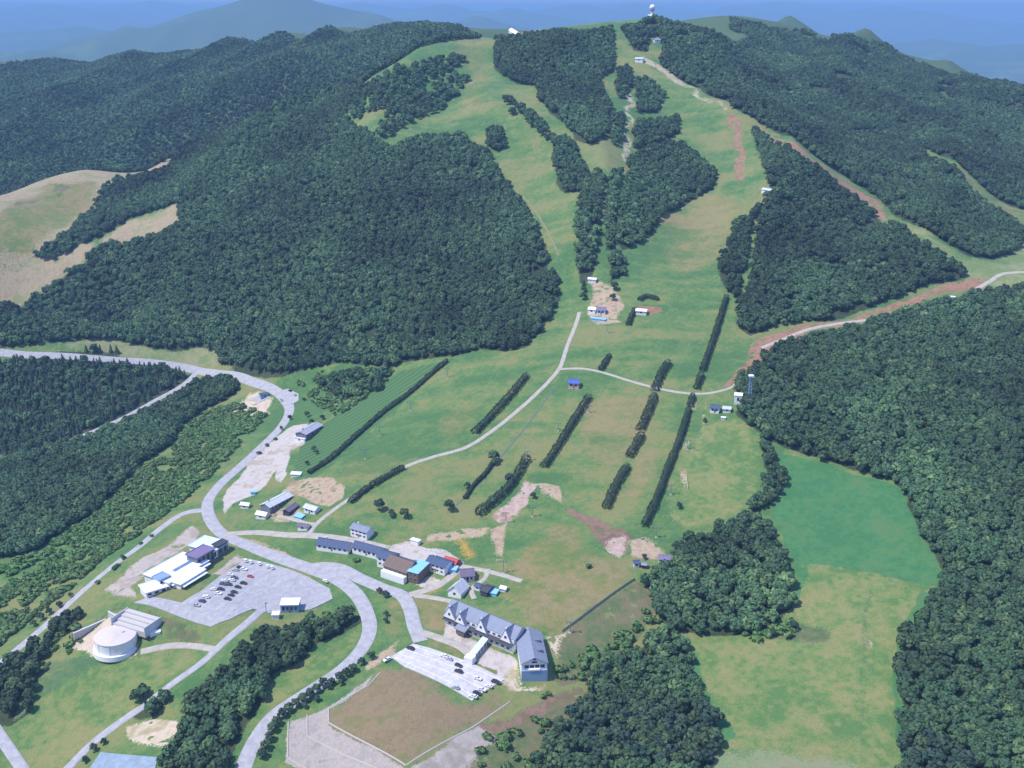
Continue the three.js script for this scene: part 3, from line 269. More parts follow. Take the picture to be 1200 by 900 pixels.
const CARS=[
[-189.9,-593.7,-185.2,-591.8,"navy","navy car parked in the rows of the large car park","cars in the large car park"],
[-188.5,-598.2,-183.8,-596.6,"white","white car parked in the rows of the large car park","cars in the large car park"],
[-186.4,-607.8,-181.8,-606.4,"white","white car parked in the rows of the large car park","cars in the large car park"],
[-182.2,-602.5,-177.6,-601,"white","white car parked in the rows of the large car park","cars in the large car park"],
[-182,-608.1,-177.5,-606.8,"black","black car parked in the rows of the large car park","cars in the large car park"],
[-182.5,-619.4,-177.8,-618.2,"white","white car parked in the rows of the large car park","cars in the large car park"],
[-182.4,-615,-177.8,-613.8,"navy","navy car parked in the rows of the large car park","cars in the large car park"],
[-178.9,-614.8,-174.3,-613.6,"black","black car parked in the rows of the large car park","cars in the large car park"],
[-178.1,-620.4,-173.5,-619.1,"white","white car parked in the rows of the large car park","cars in the large car park"],
[-180.8,-627.3,-176.1,-625.9,"white","white car parked in the rows of the large car park","cars in the large car park"],
[-177.3,-623.7,-172.6,-622.4,"navy","navy car parked in the rows of the large car park","cars in the large car park"],
[-178.9,-633.2,-174.2,-631.8,"silver","silver car parked in the rows of the large car park","cars in the large car park"],
[-176.9,-636.4,-172.1,-634.8,"black","black car parked in the rows of the large car park","cars in the large car park"],
[-173.7,-634.3,-168.9,-632.7,"white","white car parked in the rows of the large car park","cars in the large car park"],
[-167.6,-625.6,-162.9,-623.9,"red","red car parked in the rows of the large car park","cars in the large car park"],
[-170,-617.1,-165.4,-615.6,"black","black car parked in the rows of the large car park","cars in the large car park"],
[-172.3,-612,-167.7,-610.5,"black","black car parked in the rows of the large car park","cars in the large car park"],
[-173,-604.9,-168.4,-603.4,"black","black car parked in the rows of the large car park","cars in the large car park"],
[-173.8,-600.6,-169.2,-599.2,"black","black car parked in the rows of the large car park","cars in the large car park"],
[-174.6,-595.4,-170.1,-594,"black","black car parked in the rows of the large car park","cars in the large car park"],
[-192.1,-589.8,-187.4,-587.9,"silver","silver car parked in the rows of the large car park","cars in the large car park"],
[-174.8,-644.3,-171.4,-639.3,"white","white car parked along the verge at the top of the large car park","cars along the car park verge"],
[-171.1,-642.6,-167.7,-637.6,"white","white car parked along the verge at the top of the large car park","cars along the car park verge"],
[-164.9,-640.2,-161.6,-635.1,"white","white car parked along the verge at the top of the large car park","cars along the car park verge"],
[-158.6,-636.6,-155.4,-631.6,"white","white car parked along the verge at the top of the large car park","cars along the car park verge"],
[-155.5,-634.8,-152.3,-629.8,"white","white car parked along the verge at the top of the large car park","cars along the car park verge"],
[-37.6,-527.3,-33.7,-524.7,"white","white car parked on the pale lodge car park","cars on the lodge car park"],
[-34.6,-524.2,-30.7,-521.7,"silver","silver car parked on the pale lodge car park","cars on the lodge car park"],
[-29.2,-518.1,-25.3,-515.8,"black","black car parked on the pale lodge car park","cars on the lodge car park"],
[-28.9,-512.8,-25.1,-510.6,"black","black car parked on the pale lodge car park","cars on the lodge car park"],
[-18.3,-506.8,-14.6,-504.9,"white","white car parked on the pale lodge car park","cars on the lodge car park"],
[-8.7,-504.5,-5,-502.7,"black","black car parked on the pale lodge car park","cars on the lodge car park"],
[-29.9,-498.9,-26.2,-497.1,"silver","silver car parked on the pale lodge car park","cars on the lodge car park"],
[-12.3,-501,-8.6,-499.3,"white","white car parked on the pale lodge car park","cars on the lodge car park"],
[-15.8,-498.1,-12.2,-496.5,"white","white car parked on the pale lodge car park","cars on the lodge car park"],
[-18.5,-495.4,-14.8,-493.7,"black","black car parked on the pale lodge car park","cars on the lodge car park"],
[-20.4,-492.6,-16.8,-491,"white","white car parked on the pale lodge car park","cars on the lodge car park"],
[-57.1,-536.1,-53,-533.2,"black","black car parked on the pale lodge car park","cars on the lodge car park"],
[-117.9,-617,-113.4,-613.3,"white","white car turning into the car park from the curving road",null],
[-69.2,-527.1,-67,-529.1,"white","white van parked alone at the corner of the pale lodge car park",null],
[-205.2,-958.7,-199.5,-953.4,"black","dark car in the lay-by on the outside of the bend",null],
[-198.8,-949.3,-194.4,-942.4,"silver","silver car in the lay-by on the outside of the bend",null],
[-82.2,-599.8,-79.1,-595.9,"red","red car on the verge of the lodge road",null],
[-199.3,-625,-197.9,-629.7,"silver","silver car parked against the white roofed roadhouse",null],
[-211.3,-947.7,-204,-930.3,"silver","silver car driving round the road bend",null]];
const HOTEL=[
[-38.7,-558.9,0.5,-528.4],
[5.1,-507.8,18.9,-509.1],
[-14,-540.1,-23,-522.2]];
const TANK=[
[-234.6,-566.5,-222.9,-565.1],
[-262.9,-574.8,-248.1,-592.3],
[-248.1,-592.3,-233,-580.2],
[-235.5,-588.6,-212.4,-577.7],
[-215.5,-569.9,-207.6,-567.2]];
const MISC=[
[180.8,-787.1,182,-786.8],
[200.5,-1657.7,208.2,-1660.4],
[-4.5,-2014.1,0,-2016.3],
[-148.5,-583.1,-147,-583.3],
[74.5,-591.7,28.7,-546.7],
[121.1,-701.8,120.2,-687.3],
[-58.7,-639.9,-45.6,-633.7]];
const MARKS=[
[-55.9,-538.8,-6,-506.5],
[-59.5,-536,-11,-503.7],
[-62.6,-532.4,-15.4,-499.5],
[-65.2,-529.6,-19.8,-493.3],
[-197.6,-592.7,-173.6,-638.8],
[-189.1,-588.5,-165.4,-634.5],
[-179.5,-583.6,-155.7,-627.8],
[-170.7,-581.4,-146.8,-621.4]];
const KERBS=[
[-96.9,-493.3,-95.4,-483.5],
[-95.4,-483.5,-51.5,-445.2],
[-77.3,-507.5,-96.9,-493.3],
[-71.9,-517.5,-77.3,-507.5],
[-51.5,-445.2,-20.4,-471.5],
[-20.4,-471.5,-1.3,-491.3],
[-107.9,-490.9,-105.5,-476.6],
[-105.5,-476.6,-53.1,-436.2],
[-117.2,-487.2,-113.2,-462.9],
[-113.2,-462.9,-64.6,-428.3]];
const DRAIN=[[34.2,-832,19.9,-801.5,6.5,-773.7,-6.3,-747.9,-13.6,-731,-24.1,-710.7,-30.9,-698.9,-38.1,-687.5]];
const PEAKS=[[-1872,490,-9314,2500],[-2902,214,-8730,1300],[-3306,68,-7939,1200],[-1089,271,-9236,1100],[-9735,430,-24109,5000],[-8832,526,-28670,5000],[-3143,462,-23793,4000],[-1173,414,-19966,3000],[0,345,-18000,2600],[1407,429,-23959,3500],[2751,472,-25854,3500],[4502,395,-23574,3000],[4362,368,-29681,4000],[6857,509,-29206,4500],[7996,398,-24740,3300],[10364,56,-26011,5000],[11817,-44,-25384,5000],[13136,70,-24727,5000],[4806,11,-13149,1700],[3985,-43,-13421,1700],[5290,-7,-11875,2000],[6073,-70,-11495,2000],[1558,162,-4222,330],[1700,120,-4167,330],[1890,76,-4194,400],[2144,54,-4070,500],[-11898,330,-23118,6000],[815,324,-3404,75],[-3751,35,-7627,1200],[-5288,138,-14037,2500],[-353,268,-11995,1400]];

// ---------------------------------------------------------------- helpers
let seed = 7;
const rnd = () => { seed = (seed + 0x6D2B79F5) | 0; let t = Math.imul(seed ^ (seed >>> 15), 1 | seed); t = (t + Math.imul(t ^ (t >>> 7), 61 | t)) ^ t; return ((t ^ (t >>> 14)) >>> 0) / 4294967296; };
const rr = (a, b) => a + (b - a) * rnd();
const hash = (i, j) => { let h = Math.imul(i, 374761393) + Math.imul(j, 668265263) | 0; h = Math.imul(h ^ (h >>> 13), 1274126177); return ((h ^ (h >>> 16)) >>> 0) / 4294967296; };
function vn(x, y) {
  const i = Math.floor(x), j = Math.floor(y); let u = x - i, v = y - j; u = u * u * (3 - 2 * u); v = v * v * (3 - 2 * v);
  const a = hash(i, j), b = hash(i + 1, j), c = hash(i, j + 1), d = hash(i + 1, j + 1);
  return a + (b - a) * u + (c - a) * v + (a - b - c + d) * u * v;
}
const fbm = (x, y) => .5 * vn(x, y) + .28 * vn(x * 2.1 + 17, y * 2.1 + 5) + .22 * vn(x * 4.3 + 3, y * 4.3 + 31);
const sm = (a, b, x) => { const t = Math.min(1, Math.max(0, (x - a) / (b - a))); return t * t * (3 - 2 * t); };
const clamp = (x, a, b) => Math.min(b, Math.max(a, x));
const used = {};
const numbered = (n) => { const k = used[n] = (used[n] ?? -1) + 1; return k ? n + '_' + String(k).padStart(3, '0') : n; };
function tag(o, label, category, group, kind) { if (label) o.userData.label = label; if (category) o.userData.category = category; if (group) o.userData.group = group; if (kind) o.userData.kind = kind; return o; }
function mesh(name, g, m, parent) { const o = new THREE.Mesh(g, m); o.castShadow = o.receiveShadow = true; if (parent) { o.name = name; parent.add(o); } else { o.name = numbered(name); scene.add(o); } return o; }
function thing(name, label, category, x, y, z, turn = 0, group) { const o = new THREE.Group(); o.name = numbered(name); o.position.set(x, y, z); o.rotation.y = turn; tag(o, label, category, group); scene.add(o); return o; }

// terrain height: a thin plate through the surveyed heights, with small gullies on the mountain, and far ranges beyond
const N = HEIGHTS.length / 3, PX = new Float64Array(N), PZ = new Float64Array(N), WT = new Float64Array(N + 3);
{
  for (let i = 0; i < N; i++) { PX[i] = HEIGHTS[3 * i] / 1000; PZ[i] = HEIGHTS[3 * i + 2] / 1000; }
  const n = N + 3, A = Array.from({ length: n }, () => new Float64Array(n + 1));
  for (let i = 0; i < N; i++) {
    for (let j = 0; j < N; j++) { const r = (PX[i] - PX[j]) ** 2 + (PZ[i] - PZ[j]) ** 2; A[i][j] = i === j ? 2e-5 : r > 0 ? r * Math.log(r) : 0; }
    A[i][N] = A[N][i] = 1; A[i][N + 1] = A[N + 1][i] = PX[i]; A[i][N + 2] = A[N + 2][i] = PZ[i]; A[i][n] = HEIGHTS[3 * i + 1];
  }
  for (let c = 0; c < n; c++) {
    let p = c; for (let r = c + 1; r < n; r++) if (Math.abs(A[r][c]) > Math.abs(A[p][c])) p = r;
    [A[c], A[p]] = [A[p], A[c]];
    for (let r = c + 1; r < n; r++) { const f = A[r][c] / A[c][c]; if (f) for (let k = c; k <= n; k++) A[r][k] -= f * A[c][k]; }
  }
  for (let r = n - 1; r >= 0; r--) { let s = A[r][n]; for (let k = r + 1; k < n; k++) s -= A[r][k] * WT[k]; WT[r] = s / A[r][r]; }
}
function farHeight(x, z) {
  const r = Math.hypot(x, z);
  const rough = fbm(x / 1900 + 9, z / 1900) - .5, fine = Math.abs(vn(x / 700 + 2, z / 700) - .5) + .5 * Math.abs(vn(x / 330, z / 330 + 4) - .5);
  let h = -230 + 60 * rough - r * r / 1.48e7;
  for (const [px, py, pz, pr] of PEAKS) {
    if (Math.abs(pr) < 100) continue;
    const d2 = ((x - px) ** 2 + (z - pz) ** 2) / (pr * pr); if (d2 > 7) continue;
    const e = .55 * Math.exp(-d2) + .45 * Math.exp(-1.5 * Math.sqrt(d2)), top = -250 + (py + 250) * e + (1 - e) * e * (py + 250) * (1.1 * rough - 1.0 * fine);
    h = Math.max(h, top) + 12 * Math.exp(-Math.abs(h - top) / 18);
  }
  return h;
}
function H(x, z) {
  const r = Math.hypot(x, z), k = sm(3200, 4200, r);
  let h = 0;
  if (k < 1) {
    const a = x / 1000, b = z / 1000; let s = WT[N] + WT[N + 1] * a + WT[N + 2] * b;
    for (let i = 0; i < N; i++) { const u = a - PX[i], v = b - PZ[i], q = u * u + v * v; if (q > 1e-12) s += WT[i] * q * Math.log(q); }
    const s0 = s, m = sm(85, 170, s);
    if (m > 0) s += m * (Math.sin(x / 31 + Math.sin(z / 83) * 1.3) * 1.4 + Math.sin(x / 57 - z / 71 + 2) * 2 + Math.sin(x / 19 + z / 43 + Math.sin(x / 120) * 2) * .7 + Math.sin(z / 37 - x / 90) * .9);
    const m2 = sm(95, 150, s0) * (1 - sm(285, 318, s0));
    if (m2 > 0) { const w = Math.sin(z / 140 + x / 260) * .9; s += m2 * ((1 - Math.abs(Math.sin(x / 64 + w + z / 310))) * 20 - 7.5 + (1 - Math.abs(Math.sin(x / 38 - z / 150 + w * 1.4))) * 4 - 1.5); }
    h = clamp(s, -260, 345);
  }
  if (k > 0) h = h * (1 - k) + farHeight(x, z) * k;
  if (r > 3100 && r < 3900) { const [cx, cy, cz] = PEAKS[27], d = Math.hypot(x - cx, z - cz); if (d < 300) h = Math.max(h, cy - d * .62 + 3 * Math.exp(-d * d / 200)); }
  return h;
}
const inside = (P, x, z) => { let c = false; for (let i = 0, j = P.length - 2; i < P.length; j = i, i += 2) if ((P[i + 1] > z) !== (P[j + 1] > z) && x < (P[j] - P[i]) * (z - P[i + 1]) / (P[j + 1] - P[i + 1]) + P[i]) c = !c; return c; };
const box2 = (P) => { let a = 1e9, b = -1e9, c = 1e9, d = -1e9; for (let i = 0; i < P.length; i += 2) { a = Math.min(a, P[i]); b = Math.max(b, P[i]); c = Math.min(c, P[i + 1]); d = Math.max(d, P[i + 1]); } return [a, b, c, d]; };

// ---------------------------------------------------------------- land cover: what grows or lies where
// each class: three linear colours mixed by coarse and fine noise
const CL = {
  meadow: [[.058, .140, .040], [.105, .180, .050], [.190, .195, .068]],
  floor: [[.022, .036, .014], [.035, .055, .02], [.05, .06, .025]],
  tan: [[.27, .215, .125], [.33, .255, .165], [.22, .22, .10]],
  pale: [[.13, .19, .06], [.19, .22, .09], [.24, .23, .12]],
  lush: [[.042, .150, .050], [.056, .175, .056], [.085, .165, .055]],
  field: [[.082, .165, .044], [.150, .200, .058], [.215, .210, .078]],
  strip: [[.065, .135, .050], [.085, .15, .055], [.12, .16, .06]],
  field2: [[.16, .22, .10], [.20, .23, .11], [.22, .22, .12]],
  crop: [[.038, .115, .036], [.060, .150, .046], [.09, .155, .05]],
  rough: [[.070, .115, .042], [.105, .130, .052], [.155, .135, .070]],
  grit: [[.36, .30, .27], [.42, .36, .33], [.32, .26, .22]],
  mown: [[.115, .165, .042], [.185, .178, .062], [.240, .190, .090]],
  straw: [[.092, .155, .044], [.165, .180, .060], [.23, .195, .082]],
  soil: [[.34, .24, .16], [.42, .32, .22], [.26, .20, .11]],
  redsoil: [[.25, .120, .072], [.31, .175, .11], [.20, .13, .07]],
  pinksoil: [[.38, .27, .22], [.46, .35, .30], [.30, .20, .14]],
  brown: [[.16, .095, .068], [.24, .145, .105], [.14, .11, .055]],
  gravel: [[.42, .37, .35], [.49, .44, .41], [.36, .30, .25]],
  sand: [[.47, .37, .28], [.55, .45, .35], [.34, .29, .17]],
  arena: [[.19, .145, .075], [.23, .165, .095], [.165, .155, .06]],
  terrace: [[.31, .27, .24], [.37, .32, .29], [.26, .23, .19]],
  flower: [[.40, .24, .04], [.28, .22, .05], [.15, .17, .05]],
  dust: [[.36, .29, .20], [.42, .36, .26], [.20, .20, .09]],
};
const CN = Object.keys(CL), CI = Object.fromEntries(CN.map((n, i) => [n, i])), CV = CN.map((n) => CL[n]);
const LOOSE = new Set(['soil', 'brown', 'pinksoil', 'sand', 'redsoil', 'dust', 'strip', 'rough', 'grit'].map((n) => CI[n]));
const SOFT = new Set(['tan', 'pale', 'field', 'field2', 'mown', 'straw', 'flower', 'arena'].map((n) => CI[n]));
function rasterise(buf, W, Hh, x0, x1, z0, z1, P, v) {
  const n = P.length / 2, X = [], Z = [];
  for (let i = 0; i < n; i++) { X.push((P[2 * i] - x0) / (x1 - x0) * W); Z.push((P[2 * i + 1] - z0) / (z1 - z0) * Hh); }
  const lo = Math.max(0, Math.ceil(Math.min(...Z))), hi = Math.min(Hh - 1, Math.floor(Math.max(...Z)));
  for (let y = lo; y <= hi; y++) {
    const c = [];
    for (let i = 0, j = n - 1; i < n; j = i++) if ((Z[i] > y) !== (Z[j] > y)) c.push(X[i] + (y - Z[i]) / (Z[j] - Z[i]) * (X[j] - X[i]));
    c.sort((a, b) => a - b);
    for (let k = 0; k + 1 < c.length; k += 2) for (let x = Math.max(0, Math.ceil(c[k])); x <= Math.min(W - 1, c[k + 1]); x++) buf[y * W + x] = v;
  }
}
const g8 = new Uint8Array(4097); for (let i = 0; i <= 4096; i++) { const c = i / 4096; g8[i] = Math.round(255 * (c <= .0031308 ? 12.92 * c : 1.055 * Math.pow(c, 1 / 2.4) - .055)); }
function landTexture(W, Hh, x0, x1, z0, z1, warp) {
  const cls = new Uint8Array(W * Hh), out = new Uint8Array(W * Hh * 4);
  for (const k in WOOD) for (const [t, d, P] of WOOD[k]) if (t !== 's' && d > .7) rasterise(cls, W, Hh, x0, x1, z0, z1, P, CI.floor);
  for (const [c, P] of COVER) rasterise(cls, W, Hh, x0, x1, z0, z1, P, CI[c]);
  const sx = (x1 - x0) / W, sz = (z1 - z0) / Hh, wx = warp / sx, wz = warp / sz;
  for (let j = 0; j < Hh; j++) for (let i = 0; i < W; i++) {
    const x = x0 + i * sx, z = z0 + j * sz;
    const n1 = vn(x / 3.1, z / 3.1), n2 = vn(x / 9 + 40, z / 9), n3 = vn(x / 34, z / 21 + 7), n4 = vn(x / 90 + 5, z / 70), nf = hash(i * 3 + 1, j * 5 + W);
    const nb = hash(i * 7 + 5, j * 3 + 11), m2 = vn(x / 8, z / 8 + 60), g1 = vn(x / 26 + 9, z / 26) - .5, g2 = vn(x / 26, z / 26 + 33) - .5;
    const at = (e, d) => cls[clamp(Math.round(j + (m2 - .5) * wz * e + (nb - .5) * wz * d + g2 * wz * e * 2.2), 0, Hh - 1) * W + clamp(Math.round(i + (n2 - .5) * wx * e + (nf - .5) * wx * d + g1 * wx * e * 2.2), 0, W - 1)];
    let c = at(.8, .3); if (LOOSE.has(c)) { c = at(1.6, 1.1); if (c && LOOSE.has(c) && .55 * vn(x / 2.6 + 7, z / 2.6) + .45 * vn(x / 7, z / 7 + 21) > .73) c = 0; } if (SOFT.has(c) || c === 0) { const e = at(1.5, 2); if (SOFT.has(e) || e === 0) c = e; }
    const C = CV[c];
    const band = vn(x / 46 + z / 160, z / 7.5 - x / 60);
    let t = c === 0 || c === CI.straw ? .34 * n3 + .30 * n4 + .20 * band + .16 * n2 : .35 * n3 + .3 * n2 + .2 * n4 + .15 * n1;
    t = clamp((t - .5) * (c === 0 || c === CI.straw ? 3.1 : 2.3) + .5, 0, 1); t = clamp(t + (nf - .5) * .26 + (n1 - .5) * .5 + (vn(x / 1.4, z / 1.4 + 9) - .5) * .35, 0, 1);
    if (c === CI.crop) { const s = Math.sin((x * .62 + z * .78) / .95); t = clamp(.5 + .5 * s * (.5 + n2), 0, 1); }
    const a = t < .5 ? C[0] : C[1], b = t < .5 ? C[1] : C[2], f = t < .5 ? t * 2 : t * 2 - 1, w = .90 + .20 * nf;
    const o = (j * W + i) * 4;
    for (let k = 0; k < 3; k++) out[o + k] = g8[Math.min(4096, Math.round((a[k] + (b[k] - a[k]) * f) * w * 4096))];
    out[o + 3] = 255;
  }
  const tx = new THREE.DataTexture(out, W, Hh); tx.colorSpace = THREE.SRGBColorSpace; tx.magFilter = THREE.LinearFilter; tx.minFilter = THREE.LinearMipmapLinearFilter; tx.generateMipmaps = true; tx.needsUpdate = true;
  return tx;
}
function grainTexture(S, f, lo, hi, tint = [1, 1, 1]) {
  const out = new Uint8Array(S * S * 4);
  const w = (x, y, p) => vn(((x % p) + p) % p, ((y % p) + p) % p);
  for (let j = 0; j < S; j++) for (let i = 0; i < S; i++) {
    const u = i / S, v = j / S; let t = .4 * w(u * f, v * f, f) + .3 * w(u * f * 3, v * f * 3, f * 3) + .3 * hash(i, j + S);
    t = lo + (hi - lo) * t; const o = (j * S + i) * 4; for (let k = 0; k < 3; k++) out[o + k] = 255 * clamp(t * tint[k], 0, 1); out[o + 3] = 255;
  }
  const tx = new THREE.DataTexture(out, S, S); tx.wrapS = tx.wrapT = THREE.RepeatWrapping; tx.magFilter = THREE.LinearFilter; tx.needsUpdate = true; return tx;
}

// ---------------------------------------------------------------- the ground, one polar sheet in four rings out to the horizon
{
  const cols = []; for (let a = -35; a <= 35.001; a += .25) cols.push(a); for (let a = 43; a < 325; a += 8) cols.push(a); cols.push(325);
  const rad = (a, b, f) => { const o = [a]; while (o[o.length - 1] * f < b) o.push(o[o.length - 1] * f); o.push(b); return o; };
  const rings = [
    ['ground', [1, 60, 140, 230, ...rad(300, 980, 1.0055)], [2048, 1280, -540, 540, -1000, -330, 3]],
    ['hillside', rad(980, 1850, 1.0055), [2048, 1280, -920, 920, -1860, -820, 5]],
    ['ridges', rad(1850, 4600, 1.007), null],
    ['distant_mountains', rad(4600, 95000, 1.017), null]];
  for (const [name, rs, T] of rings) {
    const nc = cols.length, nr = rs.length, pos = new Float32Array(nc * nr * 3), uv = new Float32Array(nc * nr * 2), col = T ? null : new Float32Array(nc * nr * 3), idx = [];
    for (let j = 0; j < nr; j++) for (let i = 0; i < nc; i++) {
      const a = cols[i] * Math.PI / 180, x = Math.sin(a) * rs[j], z = -Math.cos(a) * rs[j], k = j * nc + i;
      pos[3 * k] = x; pos[3 * k + 1] = H(x, z); pos[3 * k + 2] = z;
      if (T) { uv[2 * k] = (x - T[2]) / (T[3] - T[2]); uv[2 * k + 1] = (z - T[4]) / (T[5] - T[4]); }
      else {
        const n = fbm(x / 260, z / 260), m = fbm(x / 1500 + 3, z / 1500), open = .6 * sm(.60, .68, .5 * n + .5 * m);
        const g = [.040 + .03 * n, .085 + .03 * n, .038 + .008 * n], f = CL.meadow[1]; // the same leaf green and meadow green as the trees and meadows near by
        for (let c = 0; c < 3; c++) col[3 * k + c] = g[c] + (f[c] - g[c]) * open;
      }
      if (j && i < nc - 1) { const p = (j - 1) * nc + i; idx.push(p, p + 1, k, p + 1, k + 1, k); }
    }
    const g = new THREE.BufferGeometry();
    g.setAttribute('position', new THREE.BufferAttribute(pos, 3)); if (T) g.setAttribute('uv', new THREE.BufferAttribute(uv, 2)); else g.setAttribute('color', new THREE.BufferAttribute(col, 3));
    g.setIndex(idx); g.computeVertexNormals();
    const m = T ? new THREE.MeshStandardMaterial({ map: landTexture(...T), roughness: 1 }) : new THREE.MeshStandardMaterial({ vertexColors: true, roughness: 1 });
    if (T) { const b = grainTexture(512, 16, 0, 1); b.repeat.set((T[3] - T[2]) / 40, (T[5] - T[4]) / 40); m.bumpMap = b; m.bumpScale = .35; }
    tag(mesh(name, g, m), { ground: 'green meadow and village ground at the foot of the slopes', hillside: 'grassy mountain side with cleared ski courses', ridges: 'wooded ridges behind the mountain', distant_mountains: 'hazy blue plains and mountains on the horizon' }[name], { ground: 'ground', hillside: 'hillside', ridges: 'ridges', distant_mountains: 'mountains' }[name], null, 'structure');
  }
}

// ---------------------------------------------------------------- roads, lanes and paved lots
const grain = grainTexture(512, 16, .78, 1.04); grain.colorSpace = THREE.SRGBColorSpace; grain.repeat.set(.035, .035);
const mat = (r, g, b, rough = .9, o = {}) => new THREE.MeshStandardMaterial({ color: new THREE.Color().setRGB(r, g, b), roughness: rough, ...o });
const RM = { asphalt: mat(.42, .41, .44, .9, { map: grain }), lane: mat(.47, .42, .37, .95, { map: grain }), concrete: mat(.60, .57, .58, .9, { map: grain }), court: mat(.28, .36, .46, .8, { map: grain }), drain: mat(.10, .13, .13, .95), paint: mat(.72, .72, .73, .7), trail: mat(.27, .25, .14, .95, { map: grain }), kerb: mat(.42, .37, .34, .9) };
let lift = .18;
function ribbon(P, w, y, step = 3) {
  const c = new THREE.CatmullRomCurve3(Array.from({ length: P.length / 2 }, (_, i) => new THREE.Vector3(P[2 * i], 0, P[2 * i + 1])), false, 'centripetal');
  const n = Math.max(2, Math.ceil(c.getLength() / step)), pos = [], uv = [], idx = [], M = 7;
  let run = 0, prev = null;
  for (let i = 0; i <= n; i++) {
    const p = c.getPointAt(i / n), t = c.getTangentAt(i / n), nx = -t.z, nz = t.x; if (prev) run += p.distanceTo(prev); prev = p;
    for (let k = 0; k < M; k++) {
      const s = k === 0 || k === M - 1 ? (k ? .5 : -.5) * (w + .5) : ((k - 1) / (M - 3) - .5) * w, x = p.x + nx * s, z = p.z + nz * s;
      pos.push(x, H(x, z) + (k === 0 || k === M - 1 ? -.35 : y), z); uv.push(s, run);
      if (i && k) { const a = (i - 1) * M + k - 1, b = i * M + k - 1; idx.push(a, a + 1, b, a + 1, b + 1, b); }
    }
  }
  const g = new THREE.BufferGeometry(); g.setAttribute('position', new THREE.Float32BufferAttribute(pos, 3)); g.setAttribute('uv', new THREE.Float32BufferAttribute(uv, 2)); g.setIndex(idx); g.computeVertexNormals(); return g;
}
function paved(P, y, cell = 6) {
  const v = Array.from({ length: P.length / 2 }, (_, i) => new THREE.Vector2(P[2 * i], P[2 * i + 1]));
  let T = THREE.ShapeUtils.triangulateShape(v, []).map((t) => t.map((i) => v[i]));
  for (let pass = 0; pass < 7; pass++) {
    const o = []; let any = false;
    for (const [a, b, c] of T) {
      const e = [a.distanceTo(b), b.distanceTo(c), c.distanceTo(a)], m = Math.max(...e);
      if (m < cell) { o.push([a, b, c]); continue; }
      any = true; const k = e.indexOf(m), [p, q, r] = k === 0 ? [a, b, c] : k === 1 ? [b, c, a] : [c, a, b], h = p.clone().add(q).multiplyScalar(.5);
      o.push([p, h, r], [h, q, r]);
    }
    T = o; if (!any) break;
  }
  const pos = [], uv = [];
  for (const t of T) { const cr = (t[1].x - t[0].x) * (t[2].y - t[0].y) - (t[1].y - t[0].y) * (t[2].x - t[0].x); for (const p of cr > 0 ? [t[0], t[2], t[1]] : t) { pos.push(p.x, H(p.x, p.y) + y, p.y); uv.push(p.x, p.y); } }
  for (let i = 0; i < v.length; i++) { // edge skirts
    const a = v[i], b = v[(i + 1) % v.length], n = Math.ceil(a.distanceTo(b) / cell);
    for (let k = 0; k < n; k++) { const p = a.clone().lerp(b, k / n), q = a.clone().lerp(b, (k + 1) / n), hp = H(p.x, p.y), hq = H(q.x, q.y); pos.push(p.x, hp + y, p.y, p.x, hp - .4, p.y, q.x, hq + y, q.y, q.x, hq + y, q.y, p.x, hp - .4, p.y, q.x, hq - .4, q.y); for (let u = 0; u < 6; u++) uv.push(0, 0); }
  }
  const g = new THREE.BufferGeometry(); g.setAttribute('position', new THREE.Float32BufferAttribute(pos, 3)); g.setAttribute('uv', new THREE.Float32BufferAttribute(uv, 2)); const m = mergeVertices(g); m.computeVertexNormals(); return m;
}
const ROADTXT = { main_road: 'pale asphalt main road sweeping in a long S past the car park', branch_road: 'straight asphalt branch road along the scrub', forest_road: 'straight asphalt road through the conifer plantation', hotel_road: 'asphalt road leading down to the lodge', slope_track: 'pale gravel track climbing the ski slope', traverse_track: 'thin gravel track crossing the ski slope', service_road: 'narrow road from the car park past the round tank' };
for (const k in ROAD) { const [c, w, P] = ROAD[k]; lift += .012; const o = mesh(k, ribbon(P, w, lift), RM[c]); tag(o, ROADTXT[k] ?? 'narrow pale gravel ' + k.replace(/_/g, ' '), 'road', null, 'structure'); }
for (const k in PAVE) { const [c, P] = PAVE[k]; lift += .012; tag(mesh(k, paved(P, lift), RM[c]), { car_park: 'large asphalt car park beside the roadhouse', lodge_car_park: 'pale concrete car park in front of the lodge', blue_court: 'blue grey sports court beside the tree belt', layby: 'asphalt lay-by on the outside of the bend', pad_apron: 'asphalt apron on the sandy pad' }[k], 'paving', null, 'structure'); }
const lots = { lodge: scene.getObjectByName('lodge_car_park'), main: scene.getObjectByName('car_park') };
MARKS.forEach(([a, b, c, d], i) => mesh('painted_line', ribbon([a, b, (a + c) / 2, (b + d) / 2, c, d], i < 4 ? .26 : .2, lift + .03, 4), RM.paint, i < 4 ? lots.lodge : lots.main));
KERBS.forEach(([a, b, c, d], i) => { const o = mesh('terrace_kerb', ribbon([a, b, (a + c) / 2, (b + d) / 2, c, d], .55, .35, 3), RM.kerb); tag(o, 'low concrete kerb edging the terraced bank round the brown sports ground', 'kerb', 'kerbs round the brown sports ground'); });
{ const o = mesh('drain_channel', ribbon(DRAIN[0], 1.1, .1), RM.drain); tag(o, 'thin blue grey drain running straight down the meadow', 'drain', null, 'structure'); }

